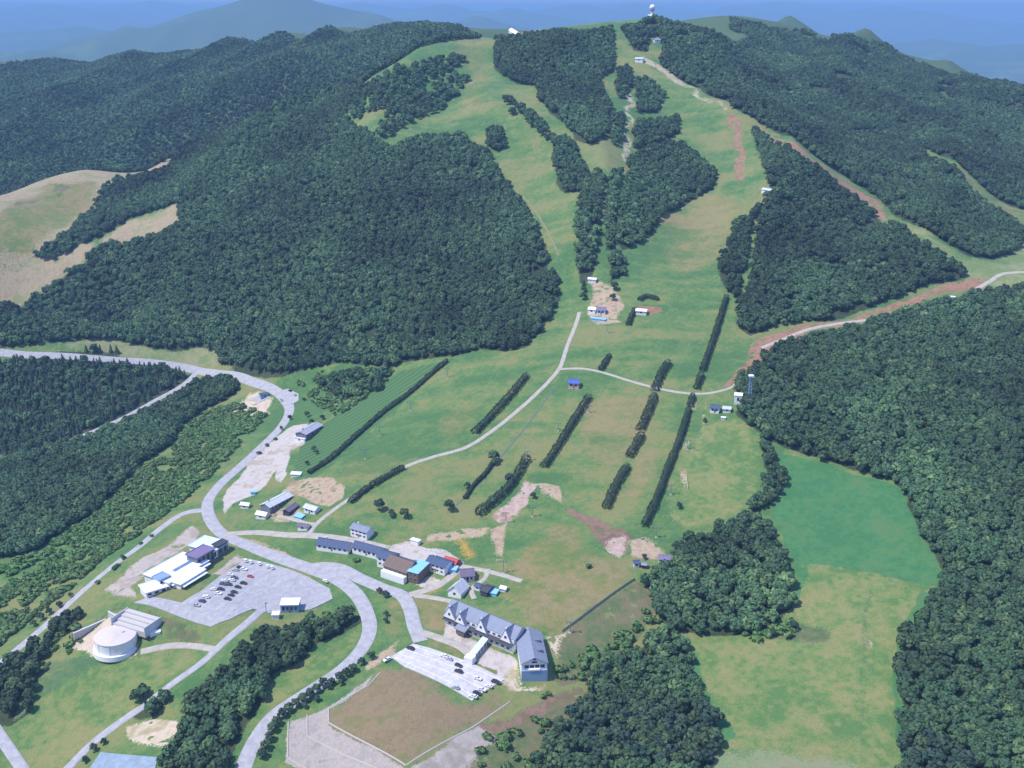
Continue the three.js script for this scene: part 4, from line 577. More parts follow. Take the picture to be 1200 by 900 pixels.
// ---------------------------------------------------------------- trees
function cards(list) { // [position, normal, size, shade] -> quads with soft outward normals
  const n = list.length, pos = new Float32Array(n * 12), nor = new Float32Array(n * 12), col = new Float32Array(n * 12), idx = [];
  const a = new THREE.Vector3(), b = new THREE.Vector3(), q = new THREE.Vector3();
  list.forEach(([p, nrm, out, s, c], i) => {
    a.set(rr(-1, 1), rr(-1, 1), rr(-1, 1)).cross(nrm).normalize(); b.crossVectors(nrm, a);
    for (let k = 0; k < 4; k++) {
      const u = (k === 0 || k === 3 ? -1 : 1) * rr(.7, 1.2), v = (k < 2 ? -1 : 1) * rr(.7, 1.2);
      q.copy(p).addScaledVector(a, u * s).addScaledVector(b, v * s).addScaledVector(nrm, -.18 * s * (k % 2));
      const o = i * 12 + k * 3; pos[o] = q.x; pos[o + 1] = q.y; pos[o + 2] = q.z; nor[o] = out.x; nor[o + 1] = out.y; nor[o + 2] = out.z; col[o] = c[0]; col[o + 1] = c[1]; col[o + 2] = c[2];
    }
    idx.push(i * 4, i * 4 + 1, i * 4 + 2, i * 4, i * 4 + 2, i * 4 + 3);
  });
  const g = new THREE.BufferGeometry(); g.setAttribute('position', new THREE.BufferAttribute(pos, 3)); g.setAttribute('normal', new THREE.BufferAttribute(nor, 3)); g.setAttribute('color', new THREE.BufferAttribute(col, 3)); g.setIndex(idx); return g;
}
const dirn = () => { const y = rr(-1, 1), a = rr(0, 6.283), r = Math.sqrt(1 - y * y); return new THREE.Vector3(Math.cos(a) * r, y, Math.sin(a) * r); };
function leafTint(b) { const k = b * rr(.8, 1.2), w = rr(.9, 1.15); return [k * w, k, k * rr(.85, 1.1)]; }
function broadCrown(lobes, per, size) { // height 1, radius about .42
  const L = [];
  for (let i = 0; i < lobes; i++) {
    const a = i * 2.4 + rr(-.5, .5), up = i / lobes, r = (.27 * Math.sqrt(1 - up * .85)) * rr(.65, 1.1);
    const c = new THREE.Vector3(Math.cos(a) * r, .46 + up * .36 + rr(-.04, .04), Math.sin(a) * r), R = rr(.145, .21), tone = rr(.82, 1.18);
    for (let k = 0; k < per; k++) {
      const d = dirn(); if (d.y < -.55) d.y *= -1;
      const p = c.clone().addScaledVector(d, R * rr(.72, 1.06)); p.y = c.y + (p.y - c.y) * .9;
      const n = d.clone().add(dirn().multiplyScalar(.55)).normalize(), out = d.clone().multiplyScalar(.8).add(n.clone().multiplyScalar(.5)).normalize();
      L.push([p, n, out, size * rr(.7, 1.25), leafTint(tone)]);
    }
  }
  return cards(L);
}
function coneCrown(tiers, per, size) {
  const L = [];
  for (let i = 0; i < tiers; i++) {
    const t = i / tiers, R = .235 * (1 - t) + .02, y = .2 + .78 * t;
    for (let k = 0; k < Math.round(per * (1 - .75 * t)) + 2; k++) {
      const a = rr(0, 6.283), r = R * rr(.55, 1.05), d = new THREE.Vector3(Math.cos(a), .55, Math.sin(a)).normalize();
      L.push([new THREE.Vector3(Math.cos(a) * r, y + rr(-.04, .04) - r * .25, Math.sin(a) * r), d.clone().add(dirn().multiplyScalar(.4)).normalize(), d, size * rr(.7, 1.2) * (1 - .45 * t), leafTint(rr(.85, 1.15))]);
    }
  }
  return cards(L);
}
function bushCrown(per, size) {
  const L = [];
  for (let i = 0; i < 4; i++) { const c = new THREE.Vector3(rr(-.35, .35), .35 + rr(0, .2), rr(-.35, .35)); for (let k = 0; k < per; k++) { const d = dirn(); d.y = Math.abs(d.y) * .9 - .1; L.push([c.clone().addScaledVector(d, .38 * rr(.7, 1.1)), d.clone().add(dirn().multiplyScalar(.6)).normalize(), d.clone().normalize(), size * rr(.7, 1.2), leafTint(1)]); } }
  return cards(L);
}
function trunkGeo(h, r, limbs) {
  const parts = [new THREE.CylinderGeometry(r * .45, r, h, 6, 1).translate(0, h / 2, 0)];
  for (let i = 0; i < limbs; i++) { const l = h * .5, g = new THREE.CylinderGeometry(r * .15, r * .4, l, 4, 1).translate(0, l / 2, 0); g.rotateZ(rr(.5, .9)); g.rotateY(i * 2.4); g.translate(0, h * rr(.6, .9), 0); parts.push(g); }
  const g = mergeGeometries(parts.map((p) => { p.deleteAttribute('uv'); return p; })), n = g.attributes.position.count, c = new Float32Array(n * 3).fill(1); g.setAttribute('color', new THREE.BufferAttribute(c, 3)); return g;
}
const KIT = { b: [], c: [], s: [], f: [] };
for (let i = 0; i < 7; i++) KIT.b.push(broadCrown(8 + i % 3, 34, .062));
for (let i = 0; i < 4; i++) KIT.c.push(coneCrown(9, 26, .055));
for (let i = 0; i < 4; i++) KIT.s.push(bushCrown(26, .13));
for (let i = 0; i < 4; i++) KIT.f.push(broadCrown(7, 15, .085));
const trunks = [trunkGeo(.62, .022, 4), trunkGeo(.62, .026, 5), trunkGeo(.9, .02, 0)];
const barkMat = mat(.11, .085, .065, .95);
const leafMat = new THREE.MeshStandardMaterial({ color: new THREE.Color().setRGB(1, 1, 1), vertexColors: true, roughness: .85, side: THREE.DoubleSide });
const leafBank = []; // for separate trees: a few tones
const tone = (kind, x, z) => { // base leaf colour of one tree
  const n = vn(x / 70 + 11, z / 70), q = rnd();
  if (kind === 's') return [.075 + .03 * q, .150 + .05 * n, .045 + .015 * q];
  if (kind === 'c') return [.038 + .012 * q, .070 + .02 * q, .046];
  const n2 = vn(x / 28 + 3, z / 28 + 8), y = q > .9 ? 1.3 : 1, k = (.5 + .6 * n2 + .75 * (n - .5) + .35 * vn(x / 170, z / 170 + 2)) * y;
  return [(.038 + .032 * q * q) * k, (.083 + .038 * q) * k, (.038 + .008 * q) * k];
};
for (const [k, word, ...c] of [['b', 'dark green', .030, .062, .036], ['b', 'mid green', .034, .072, .036], ['b', 'light green', .052, .100, .044], ['b', 'olive green', .052, .090, .036], ['b', 'blue green', .026, .062, .044], ['c', 'dark', .03, .055, .038], ['s', 'bright green', .06, .13, .045], ['s', 'green', .045, .10, .04]]) { const m = leafMat.clone(); m.color.setRGB(...c); leafBank.push([k, m, word]); }
const SPACE = { b: 5.1, c: 4.3, s: 3, f: 7 }, TALL = { b: [6.5, 12.8], c: [8, 11.5], s: [1.4, 4.8], f: [7.5, 12] };
const roadGrid = new Set(); // keep trees off roads, lots and buildings
const cellKey = (x, z) => Math.round(x / 3) + ',' + Math.round(z / 3);
for (const k in ROAD) { const [, w, P] = ROAD[k], c = new THREE.CatmullRomCurve3(Array.from({ length: P.length / 2 }, (_, i) => new THREE.Vector3(P[2 * i], 0, P[2 * i + 1])), false, 'centripetal'), n = Math.ceil(c.getLength() / 2); for (let i = 0; i <= n; i++) { const p = c.getPointAt(i / n), t = c.getTangentAt(i / n); for (let s = -w / 2 - 2.5; s <= w / 2 + 2.5; s += 1.5) roadGrid.add(cellKey(p.x - t.z * s, p.z + t.x * s)); } }
for (const [x0, z0, x1, z1] of [...HOUSES, ...BLOCKS]) { const L = Math.hypot(x1 - x0, z1 - z0), ux = (x1 - x0) / L, uz = (z1 - z0) / L; for (let s = -2; s < L + 2; s += 2) for (let d = -4; d < 14; d += 2) roadGrid.add(cellKey(x0 + ux * s + uz * d, z0 + uz * s - ux * d)); }
const FAR_FOREST_LABEL = {
  broadleaf_forest_west: 'dense dark broadleaf forest covering the west flank of the mountain', conifer_plantation: 'dark plantation woods beside the straight forest road', roadside_scrub: 'bright green scrub between the plantation and the branch road',
  summit_wood: 'blocks of dark woodland between the ski courses under the summit', forest_east_ridge: 'broadleaf forest over the east ridge beyond the red earth course', forest_east: 'large dark forest east of the green fields', wood_by_meadow: 'dense wood between the lodge and the pale fields', garden_scrub: 'loose green bushes in the village gardens and on rough banks', tree_belt: 'belt of tall dark trees between car park and curving road', distant_ridge_forest: 'bluish forest over the ridges behind the tan fields' };
const all = [];
for (const k in WOOD) for (const [t, d, P] of WOOD[k]) {
  const [a, b, c, e] = box2(P), s = SPACE[t];
  for (let z = c; z < e; z += s * .92) for (let x = a; x < b; x += s) {
    const px = x + rr(-.62, .62) * s, pz = z + rr(-.62, .62) * s;
    if (rnd() > d || !inside(P, px, pz)) continue;
    if (t === 'b' && vn(px / 22, pz / 22) < (k === 'forest_east_ridge' ? .17 : k === 'broadleaf_forest_west' ? .07 : .04)) continue;
    if (k === 'forest_east_ridge' && Math.hypot(px, pz) > 1600 && vn(px / 55 + 4, pz / 55) < .17) continue;
    if (roadGrid.has(cellKey(px, pz)) || (t === 's' && vn(px / 9, pz / 9 + 5) < .3)) continue;
    const hx = lerpRange(TALL[t], rnd() * .7 + .3 * vn(px / 40, pz / 40));
    all.push({ k, t, x: px, z: pz, h: hx, r: Math.hypot(px, pz) });
  }
}
function lerpRange([a, b], t) { return a + (b - a) * t; }
// the largest in view stand as trees of their own
const inFrame = (o) => { const a = Math.atan2(o.x, -o.z) * 57.3, y = H(o.x, o.z) + o.h * .7, dep = Math.atan2(340 - y, o.r) * 57.3; return Math.abs(a) < 27 && dep < 37.4; };
const near = all.filter((o) => o.t === 'b' && o.r < 640).sort((p, q) => p.r - q.r).filter(inFrame).slice(0, 215);
const nearSet = new Set(near);
const TREE_TXT = { forest_east: ['large forest beyond the pale field', 'trees of the east forest'], wood_by_meadow: ['dense wood between lodge and pale field', 'trees of the wood below the lodge'], tree_belt: ['tree belt beside the curving road', 'trees of the belt'] };
function singleTree(kind, x, z, h, label, group, name = 'broadleaf_tree', wide = 1) {
  const kit = KIT[kind], bank = leafBank.filter((b) => b[0] === kind), leaf = bank[Math.floor(rnd() * bank.length)];
  const g = thing(name, label.replace('%', leaf[2]), 'tree', x, H(x, z) - .1, z, rr(0, 6.28), group);
  g.scale.set(h * wide, h, h * wide);
  mesh('trunk', trunks[kind === 'c' ? 2 : Math.floor(rnd() * 2)], barkMat, g);
  mesh('crown', kit[Math.floor(rnd() * kit.length)], leaf[1], g);
  return g;
}
for (const o of near) {
  const [where, gr] = TREE_TXT[o.k] ?? ['near edge of the forest', 'near forest trees'], P = WOOD[o.k].find(([t, , p]) => t === 'b' && inside(p, o.x, o.z))?.[2];
  const rim = P && [[9, 0], [-9, 0], [0, 9], [0, -9]].some(([a, b]) => !inside(P, o.x + a, o.z + b)), size = o.h > 10.6 ? 'tall' : o.h > 8.8 ? 'medium' : 'low';
  singleTree('b', o.x, o.z, o.h, size + ' % tree ' + (rim ? 'at the edge of the ' : 'standing inside the ') + where, gr);
}
// the rest of each wood is one mass
{
  const M4 = new THREE.Matrix4(), Q = new THREE.Quaternion(), E = new THREE.Euler(), C = new THREE.Color();
  for (const k in WOOD) {
    const root = new THREE.Group(); root.name = k; scene.add(root); tag(root, FAR_FOREST_LABEL[k], /scrub/.test(k) ? 'scrub' : 'forest', null, 'stuff');
    for (const t of 'bcsf') KIT[t].forEach((g, vi) => {
      const list = all.filter((o, i) => o.k === k && o.t === t && i % KIT[t].length === vi && !nearSet.has(o)); if (!list.length) return;
      const im = new THREE.InstancedMesh(g, leafMat, list.length); im.name = { b: 'broadleaf_crowns', c: 'conifer_crowns', s: 'bushes', f: 'ridge_crowns' }[t]; im.castShadow = im.receiveShadow = true; im.userData.kind = 'stuff';
      list.forEach((o, i) => {
        E.set(rr(-.06, .06), rr(0, 6.28), rr(-.06, .06)); Q.setFromEuler(E); const w = o.h * rr(.82, 1.22) * (t === 's' ? rr(1, 1.5) : 1);
        M4.compose(new THREE.Vector3(o.x, H(o.x, o.z) - (t === 's' ? .1 : .12 * o.h), o.z), Q, new THREE.Vector3(w, o.h, w)); im.setMatrixAt(i, M4);
        im.setColorAt(i, C.setRGB(...tone(t, o.x, o.z)));
      });
      root.add(im);
    });
  }
  console.log('trees', all.length);
}
// single trees and the young rows
const SPOTS = [[8, 'meadow_tree', 'solitary % tree with round crown on the ski meadow', 'solitary trees on the ski meadow'], [26, 'young_tree', 'young % tree in the row along the curving road above the terraces', 'row of young trees by the curving road'], [30, 'young_tree', 'small % tree in the second row above the terraced bank', 'second row above the terraces'], [34, 'meadow_tree', 'small % tree on the verge between the main road and lodge road', 'verge trees'], [46, 'roadside_tree', '% bush or small tree beside the branch road', 'bushes along the branch road'], [47, 'roadside_tree', '% tree beside the straight forest road', null], [56, 'yard_tree', 'bushy % tree around the long grey shed and crop plot', 'bushes round the long shed'], [59, 'yard_tree', 'bushy % tree beside the blue court', 'bushes by the blue court'], [64, 'yard_tree', 'small % bush on the strip between main road and gravel yard', 'bushes on the gravel yard strip'], [999, 'meadow_tree', 'scattered % bush or tree beside the huts and hedges of the slope', 'scattered bushes of the slope']];
TREES.forEach(([x, z, h], i) => { const [, n, l, gr] = SPOTS.find((q) => i < q[0]); singleTree(h <= 3 ? 's' : 'b', x, z, h, l, gr, n, 1.15); });
// hedges: clipped rows across the ski meadow
const HTXT = ['long hedge along the lower edge of the striped crop plot', 'broad hedge beside the middle of the slope track', 'hedge along the lower bend of the slope track', 'hedge running down from the blue roofed rest house', 'lowest piece of the broken hedge line above the bare earth pit', 'second piece from the bottom of the broken hedge line', 'third piece from the bottom of the broken hedge line, below the traverse track', 'top piece of the broken hedge line, above the traverse track', 'longest hedge, running down from the traverse track beside the lift line', 'short hedge piece just below the traverse track', 'short hedge piece just above the traverse track', 'long thin hedge climbing from the traverse track to the forest', 'short hedge above the fork of the tracks', 'short hedge below the white roofed slope hut', 'hedge bent round the back of the slope hut', 'thick hedge above the pink earth scar', 'thin broken hedge along the drain on the meadow'];
const hedgeMat = leafMat.clone(); hedgeMat.color.setRGB(.030, .056, .032);
HEDGE.forEach(([w, h, P], hi) => {
  const c = new THREE.CatmullRomCurve3(Array.from({ length: P.length / 2 }, (_, i) => new THREE.Vector3(P[2 * i], 0, P[2 * i + 1])), false, 'centripetal'), L = c.getLength(), list = [], m0 = c.getPointAt(.5), y0 = H(m0.x, m0.z);
  for (let s = 0; s < L; s += 1.05) {
    const p = c.getPointAt(Math.min(1, s / L)), t = c.getTangentAt(Math.min(1, s / L)), bump = .82 + .45 * vn(s / 2.2, hi * 9), R = w * .43 * bump, y = H(p.x, p.z);
    for (let k = 0; k < 30; k++) {
      const a = rr(-.25, Math.PI + .25), d = new THREE.Vector3(-t.z * Math.cos(a), Math.sin(a), t.x * Math.cos(a)), q = rr(.75, 1.05);
      list.push([new THREE.Vector3(p.x - m0.x + d.x * R * q + t.x * rr(-.8, .8), y - y0 + h * .35 + d.y * h * .55 * bump * q, p.z - m0.z + d.z * R * q + t.z * rr(-.8, .8)), d.clone().add(dirn().multiplyScalar(.5)).normalize(), d, rr(.28, .55), leafTint(1)]);
    }
  }
  const o = thing('hedge', HTXT[hi], 'hedge', m0.x, y0, m0.z, 0, 'hedges across the ski meadow');
  mesh('foliage', cards(list), hedgeMat, o).userData.kind = 'stuff';
});

// ---------------------------------------------------------------- buildings
const PAL = { white: [.80, .79, .80], brown: [.16, .11, .09], red: [.52, .06, .06], pink: [.62, .42, .38], lilac: [.62, .56, .66], dark: [.05, .05, .065], slate: [.17, .19, .24], steelblue: [.22, .33, .50], navy: [.055, .085, .17], blue: [.06, .12, .42], skyblue: [.24, .52, .78], grey: [.22, .25, .33], palegrey: [.52, .54, .58], lilacgrey: [.36, .36, .44], purplegrey: [.15, .12, .19], purple: [.19, .15, .27], roofwhite: [.78, .80, .85], roofblue: [.60, .72, .84], silver: [.42, .44, .48], black: [.025, .026, .032] };
const streak = grainTexture(256, 6, .90, 1.06); streak.colorSpace = THREE.SRGBColorSpace; streak.repeat.set(.2, .2);
const PM = {}; for (const k in PAL) PM[k] = mat(...PAL[k], .75, { map: streak });
const glassMat = new THREE.MeshStandardMaterial({ color: new THREE.Color().setRGB(.03, .035, .045), roughness: .15 }), doorMat = mat(.18, .12, .09, .6), concreteMat = mat(.50, .47, .45, .9, { map: streak }), steelMat = mat(.34, .36, .40, .5, { metalness: .6 });
const bx = (x0, x1, y0, y1, z0, z1) => new THREE.BoxGeometry(x1 - x0, y1 - y0, z1 - z0).translate((x0 + x1) / 2, (y0 + y1) / 2, (z0 + z1) / 2);
function slab(p, t) { // four corners (counter-clockwise seen from above) given a thickness downwards along their normal
  const v = p.map((q) => new THREE.Vector3(...q)), n = v[1].clone().sub(v[0]).cross(v[2].clone().sub(v[0])).normalize(), w = v.map((q) => q.clone().addScaledVector(n, -t)), P = [];
  const quad = (a, b, c, d) => P.push(a, b, c, a, c, d); quad(...v); quad(w[3], w[2], w[1], w[0]); for (let i = 0; i < 4; i++) { const j = (i + 1) % 4; quad(v[j], v[i], w[i], w[j]); }
  const g = new THREE.BufferGeometry().setFromPoints(P); g.setAttribute('uv', new THREE.Float32BufferAttribute(P.flatMap((q) => [q.x, q.y + q.z]), 2)); g.computeVertexNormals(); return g;
}
function prism(poly, x0, x1) { // outline in (z, y) swept along x
  const s = new THREE.Shape(poly.map(([z, y]) => new THREE.Vector2(-z, y))), g = new THREE.ExtrudeGeometry(s, { depth: x1 - x0, bevelEnabled: false }); g.rotateY(Math.PI / 2); g.translate(x0, 0, 0); return g;
}
function frameOf(x0, z0, x1, z1, depth) { const L = Math.hypot(x1 - x0, z1 - z0), t = Math.atan2(-(z1 - z0), x1 - x0), ux = (x1 - x0) / L, uz = (z1 - z0) / L; const ys = [[0, 0], [L, 0], [0, depth], [L, depth]].map(([s, d]) => H(x0 + ux * s + uz * d, z0 + uz * s - ux * d)); return { L, t, y: (ys[0] + ys[1] + ys[2] + ys[3]) / 4 + .1 }; }
function gableParts(o, L, D, wh, rise, W, R, x0 = 0, z0 = 0, y0 = 0, front = R, over = .6) { // ridge along x, front wall at z0, running back to z0 - D
  mesh('wall', prism([[z0, y0 - 2.5], [z0, y0 + wh], [z0 - D / 2, y0 + wh + rise * .94], [z0 - D, y0 + wh], [z0 - D, y0 - 2.5]], x0, x0 + L), W, o);
  const k = rise / (D / 2), e = y0 + wh - k * over + .12, top = y0 + wh + rise + .12;
  mesh('roof', slab([[x0 - over, e, z0 + over], [x0 + L + over, e, z0 + over], [x0 + L + over, top, z0 - D / 2], [x0 - over, top, z0 - D / 2]], .22), front, o);
  mesh('roof', slab([[x0 + L + over, e, z0 - D - over], [x0 - over, e, z0 - D - over], [x0 - over, top, z0 - D / 2], [x0 + L + over, top, z0 - D / 2]], .22), R, o);
  mesh('ridge_cap', bx(x0 - over, x0 + L + over, top - .12, top + .12, z0 - D / 2 - .25, z0 - D / 2 + .25), R, o);
}
function windowsRow(o, n, x0, x1, y, z, w = 1.3, h = 1.2) { for (let i = 0; i < n; i++) { const x = x0 + (x1 - x0) * (i + .5) / n; const f = mesh('window', bx(x - w / 2 - .1, x + w / 2 + .1, y - .1, y + h + .1, z - .05, z + .06), PM.palegrey, o); mesh('pane', bx(x - w / 2, x + w / 2, y, y + h, z, z + .1), glassMat, f); } }
function gableEnd(o, L, D, wh, rise, W, R) { // gable facing the front, ridge running back
  const s = new THREE.Shape([[0, -2.5], [L, -2.5], [L, wh], [L / 2, wh + rise * .96], [0, wh]].map(([x, y]) => new THREE.Vector2(x, y))), g = new THREE.ExtrudeGeometry(s, { depth: D, bevelEnabled: false }); g.translate(0, 0, -D); mesh('wall', g, W, o);
  const k = rise / (L / 2), ov = .6, e = wh - k * ov + .12, top = wh + rise + .12;
  mesh('roof', slab([[-ov, e, ov], [L / 2, top, ov], [L / 2, top, -D - ov], [-ov, e, -D - ov]], .22), R, o);
  mesh('roof', slab([[L / 2, top, ov], [L + ov, e, ov], [L + ov, e, -D - ov], [L / 2, top, -D - ov]], .22), R, o);
}
for (const [x0, z0, x1, z1, D, wh, rise, type, wc, rc, nw, floors, name, label] of HOUSES) {
  const f = frameOf(x0, z0, x1, z1, D), o = thing(name, label, /shelter|tarp|bin|box|platform/.test(name) ? 'shelter' : /hut|shed|container|porch/.test(name) ? 'hut' : 'building', x0, f.y, z0, f.t), L = f.L, W = PM[wc], R = PM[rc];
  if (type === 'g') gableParts(o, L, D, wh, rise, W, name === 'inn' ? PM.navy : R, 0, 0, 0, name === 'inn' ? PM.brown : R);
  else if (type === 'e') gableEnd(o, L, D, wh, rise, W, R);
  else if (type === 'm') { mesh('wall', prism([[0, -2], [0, wh], [-D, wh + rise], [-D, -2]], 0, L), W, o); mesh('roof', slab([[-.4, wh + .02, .4], [L + .4, wh + .02, .4], [L + .4, wh + rise + .3, -D - .4], [-.4, wh + rise + .3, -D - .4]], .2), R, o); }
  else { mesh('wall', bx(0, L, -2, wh, -D, 0), W, o); mesh('roof', bx(-.35, L + .35, wh, wh + .35, -D - .35, .35), R, o); }
  if (nw) for (let k = 0; k < floors; k++) windowsRow(o, nw, .5, L - .5, (wh / floors) * k + wh / floors * .35, 0, Math.min(1.6, L / nw * .55), wh / floors * .42);
  if (nw > 1) { const d = mesh('door', bx(L * .46, L * .46 + 1.1, -.3, 2.1, -.02, .09), doorMat, o); mesh('handle', bx(L * .46 + .85, L * .46 + .95, .95, 1.15, .09, .15), steelMat, d); }
  if (nw > 3 && type === 'g') mesh('chimney', bx(L * .2, L * .2 + .8, wh, wh + rise + 1.1, -D * .62 - .4, -D * .62 + .4), W, o);
  if (name === 'inn') mesh('front_wall', bx(0, L, -2.4, 2.6, 0, 3.2), PM.white, o);
}
// roadhouse beside the car park: flat roofed blocks
{
  const [x0, z0] = BLOCKS[0], base = Math.min(...BLOCKS.map(([a, b]) => H(a, b))) , o = thing('roadhouse', 'rambling roadhouse of white flat roofs and one purple block beside the car park', 'building', x0, base, z0);
  BLOCKS.forEach(([ax, az, bX, bz, D, h, rc], i) => {
    const f = frameOf(ax, az, bX, bz, D), g = new THREE.Matrix4().makeRotationY(f.t).setPosition(ax - x0, f.y - base + i * .013, az - z0), P = (n, q, m, par = o) => mesh(n, q.applyMatrix4(g), m, par);
    P('wall', bx(0, f.L, -3, h, -D, 0), i === 1 || i === 6 ? PM.slate : PM.white);
    P('roof', bx(-.8, f.L + .8, h, h + .4, -D - .8, 1.2), PM[rc]);
    const r = P('parapet', bx(-.8, f.L + .8, h + .4, h + .75, -D - .8, -D - .5), PM[rc]);
    const n = Math.max(2, Math.round(f.L / 4)); for (let k = 0; k < n; k++) { const x = f.L * (k + .5) / n, w = P('window', bx(x - 1.3, x + 1.3, 1, h - 1, -.05, .06), PM.palegrey); P('pane', bx(x - 1.15, x + 1.15, 1.15, h - 1.15, 0, .11), glassMat, w); }
    if (i === 0) for (const s of [.35, .6]) P('roof_light', prism([[-D * .3, h + .4], [-D * .3 - 1.6, h + 1.7], [-D * .3 - 3.2, h + .4]], f.L * s, f.L * s + 8), PM.steelblue);
    if (i === 0 || i === 3) P('awning', slab([[0, h - 1.3, 3], [f.L, h - 1.3, 3], [f.L, h - .6, 0], [0, h - .6, 0]], .15), PM.roofwhite);
  });
}
// the lodge
{
  const [a, b, c] = HOTEL, f = frameOf(a[0], a[1], a[2], a[3], 14), o = thing('lodge_hotel', 'large white lodge with grey blue roofs, steep dormers and a gabled wing', 'building', a[0], f.y, a[1], f.t), L = f.L, W = PM.white, R = PM.grey, S = PM.dark;
  mesh('wall', bx(0, L, -3, 4.2, -14, 0), W, o);
  mesh('skirt_roof', slab([[-.8, 3.7, 1.9], [L, 3.7, 1.9], [L, 4.85, -.95], [-.8, 4.85, -.95]], .25), S, o);
  mesh('upper_wall', prism([[-.9, 4.6], [-.9, 7.7], [-7.2, 12.1], [-13.6, 7.7], [-13.6, 4.6]], .15, L - .15), W, o);
  const ev = 7.75, tp = 12.6;
  mesh('roof', slab([[-.9, ev, -.6], [L + .9, ev, -.6], [L + .9, tp, -7.2], [-.9, tp, -7.2]], .3), R, o);
  mesh('roof', slab([[L + .9, ev, -14.3], [-.9, ev, -14.3], [-.9, tp, -7.2], [L + .9, tp, -7.2]], .3), R, o);
  windowsRow(o, 9, L * .3, L * .98, 5.5, -.9, 2, 1.3);
  windowsRow(o, 12, L * .03, L * .97, .9, 0, 2, 2);
  for (const [x, w, top, zf] of [[L * .08, 10, 12.6, 1], [L * .25, 8, 12, 1.6], [L * .55, 8.5, 13, .8], [L * .9, 8, 13, .4]]) { // steep cross gables with finials
    const s = new THREE.Shape([new THREE.Vector2(-w / 2, 5.2), new THREE.Vector2(w / 2, 5.2), new THREE.Vector2(0, top)]), g = new THREE.ExtrudeGeometry(s, { depth: 8, bevelEnabled: false }); g.translate(x, 0, zf - 8); const d = mesh('gable', g, W, o);
    const k = (top - 5.2) / (w / 2);
    mesh('gable_roof', slab([[x - w / 2 - .4, 5.2 - k * .4 + .2, zf + .15], [x, top + .2, zf + .15], [x, top + .2, zf - 8.4], [x - w / 2 - .4, 5.2 - k * .4 + .2, zf - 8.4]], .22), R, d);
    mesh('gable_roof', slab([[x, top + .2, zf + .15], [x + w / 2 + .4, 5.2 - k * .4 + .2, zf + .15], [x + w / 2 + .4, 5.2 - k * .4 + .2, zf - 8.4], [x, top + .2, zf - 8.4]], .22), R, d);
    mesh('window', bx(x - .8, x + .8, 7.2, 8.8, zf - .05, zf + .08), glassMat, d);
    mesh('finial', new THREE.CylinderGeometry(.05, .55, 1.7, 8).translate(x, top + .9, zf - 1), W, d);
  }
  const T = (n, q, m, par) => mesh(n, q, m, par ?? o);
  T('porch', bx(L * .24, L * .36, 0, 3.3, 0, 4.5), PM.brown); T('porch_roof', slab([[L * .22, 3.4, 5.2], [L * .38, 3.4, 5.2], [L * .38, 5, 0], [L * .22, 5, 0]], .25), R);
  // gabled wing towards the terraces
  const wf = frameOf(b[0], b[1], b[2], b[3], 30), inv = new THREE.Matrix4().makeRotationY(-f.t), m = new THREE.Matrix4().makeRotationY(wf.t).setPosition(b[0] - a[0], wf.y - f.y, b[1] - a[1]).premultiply(inv), wing = new THREE.Group();
  gableEnd(wing, wf.L, 30, 8.2, 3.6, PM.white, PM.grey);
  const wn = (x0, x1, y0, y1) => mesh('wing_window', bx(x0, x1, y0, y1, -.05, .08), glassMat, wing);
  for (let i = 0; i < 4; i++) wn(wf.L * (.12 + .205 * i), wf.L * (.12 + .205 * i) + 2.3, 5.2, 7);
  wn(wf.L * .4, wf.L * .6, 8.2, 9.2); wn(wf.L * .44, wf.L * .56, 10, 10.8);
  mesh('wing_base', bx(-.1, wf.L + .1, -3, 4, -.2, .9), PM.steelblue, wing); mesh('balcony', bx(wf.L * .28, wf.L * .72, 4, 4.9, 0, 1.2), PM.white, wing);
  for (let i = 0; i < 5; i++) mesh('side_window', bx(-.08, .05, 4.6, 6.4, -26 + i * 5, -24 + i * 5), glassMat, wing);
  for (const z of [-9, -19]) { const q = mesh('roof_vent', prism([[z + 1.4, 9.2], [z + 1.4, 11], [z, 12], [z - 1.4, 11], [z - 1.4, 9.2]], wf.L * .62, wf.L * .62 + 3), PM.slate, wing); }
  for (const q of [...wing.children]) { q.geometry.applyMatrix4(m); o.add(q); }
  // covered walk down to the car park
  const dx = c[2] - c[0], dz = c[3] - c[1], cl = Math.hypot(dx, dz), cm = new THREE.Matrix4().makeRotationY(Math.atan2(dx, dz)).setPosition(c[0] - a[0], 0, c[1] - a[1]).premultiply(inv), ch = H(c[0], c[1]) - f.y, ch2 = H(c[2], c[3]) - f.y;
  const A = (n, q, mm) => mesh(n, q.applyMatrix4(cm), mm, o);
  A('walkway_roof', slab([[-2, ch + 4.2, 0], [-2, ch2 + 3.6, cl], [2, ch2 + 3.6, cl], [2, ch + 4.2, 0]], .25), PM.roofblue);
  for (let i = 0; i < 6; i++) for (const s of [-1.7, 1.7]) { const z = cl * (i + .3) / 6, y = ch + (ch2 - ch) * (i + .3) / 6; A('walkway_post', bx(s - .15, s + .15, y - .5, y + 3.5, z - .15, z + .15), PM.white); }
  A('gate_lodge', bx(-2.6, 2.6, ch2 - 1, ch2 + 4, cl - 2, cl + 2.5), PM.white);
}
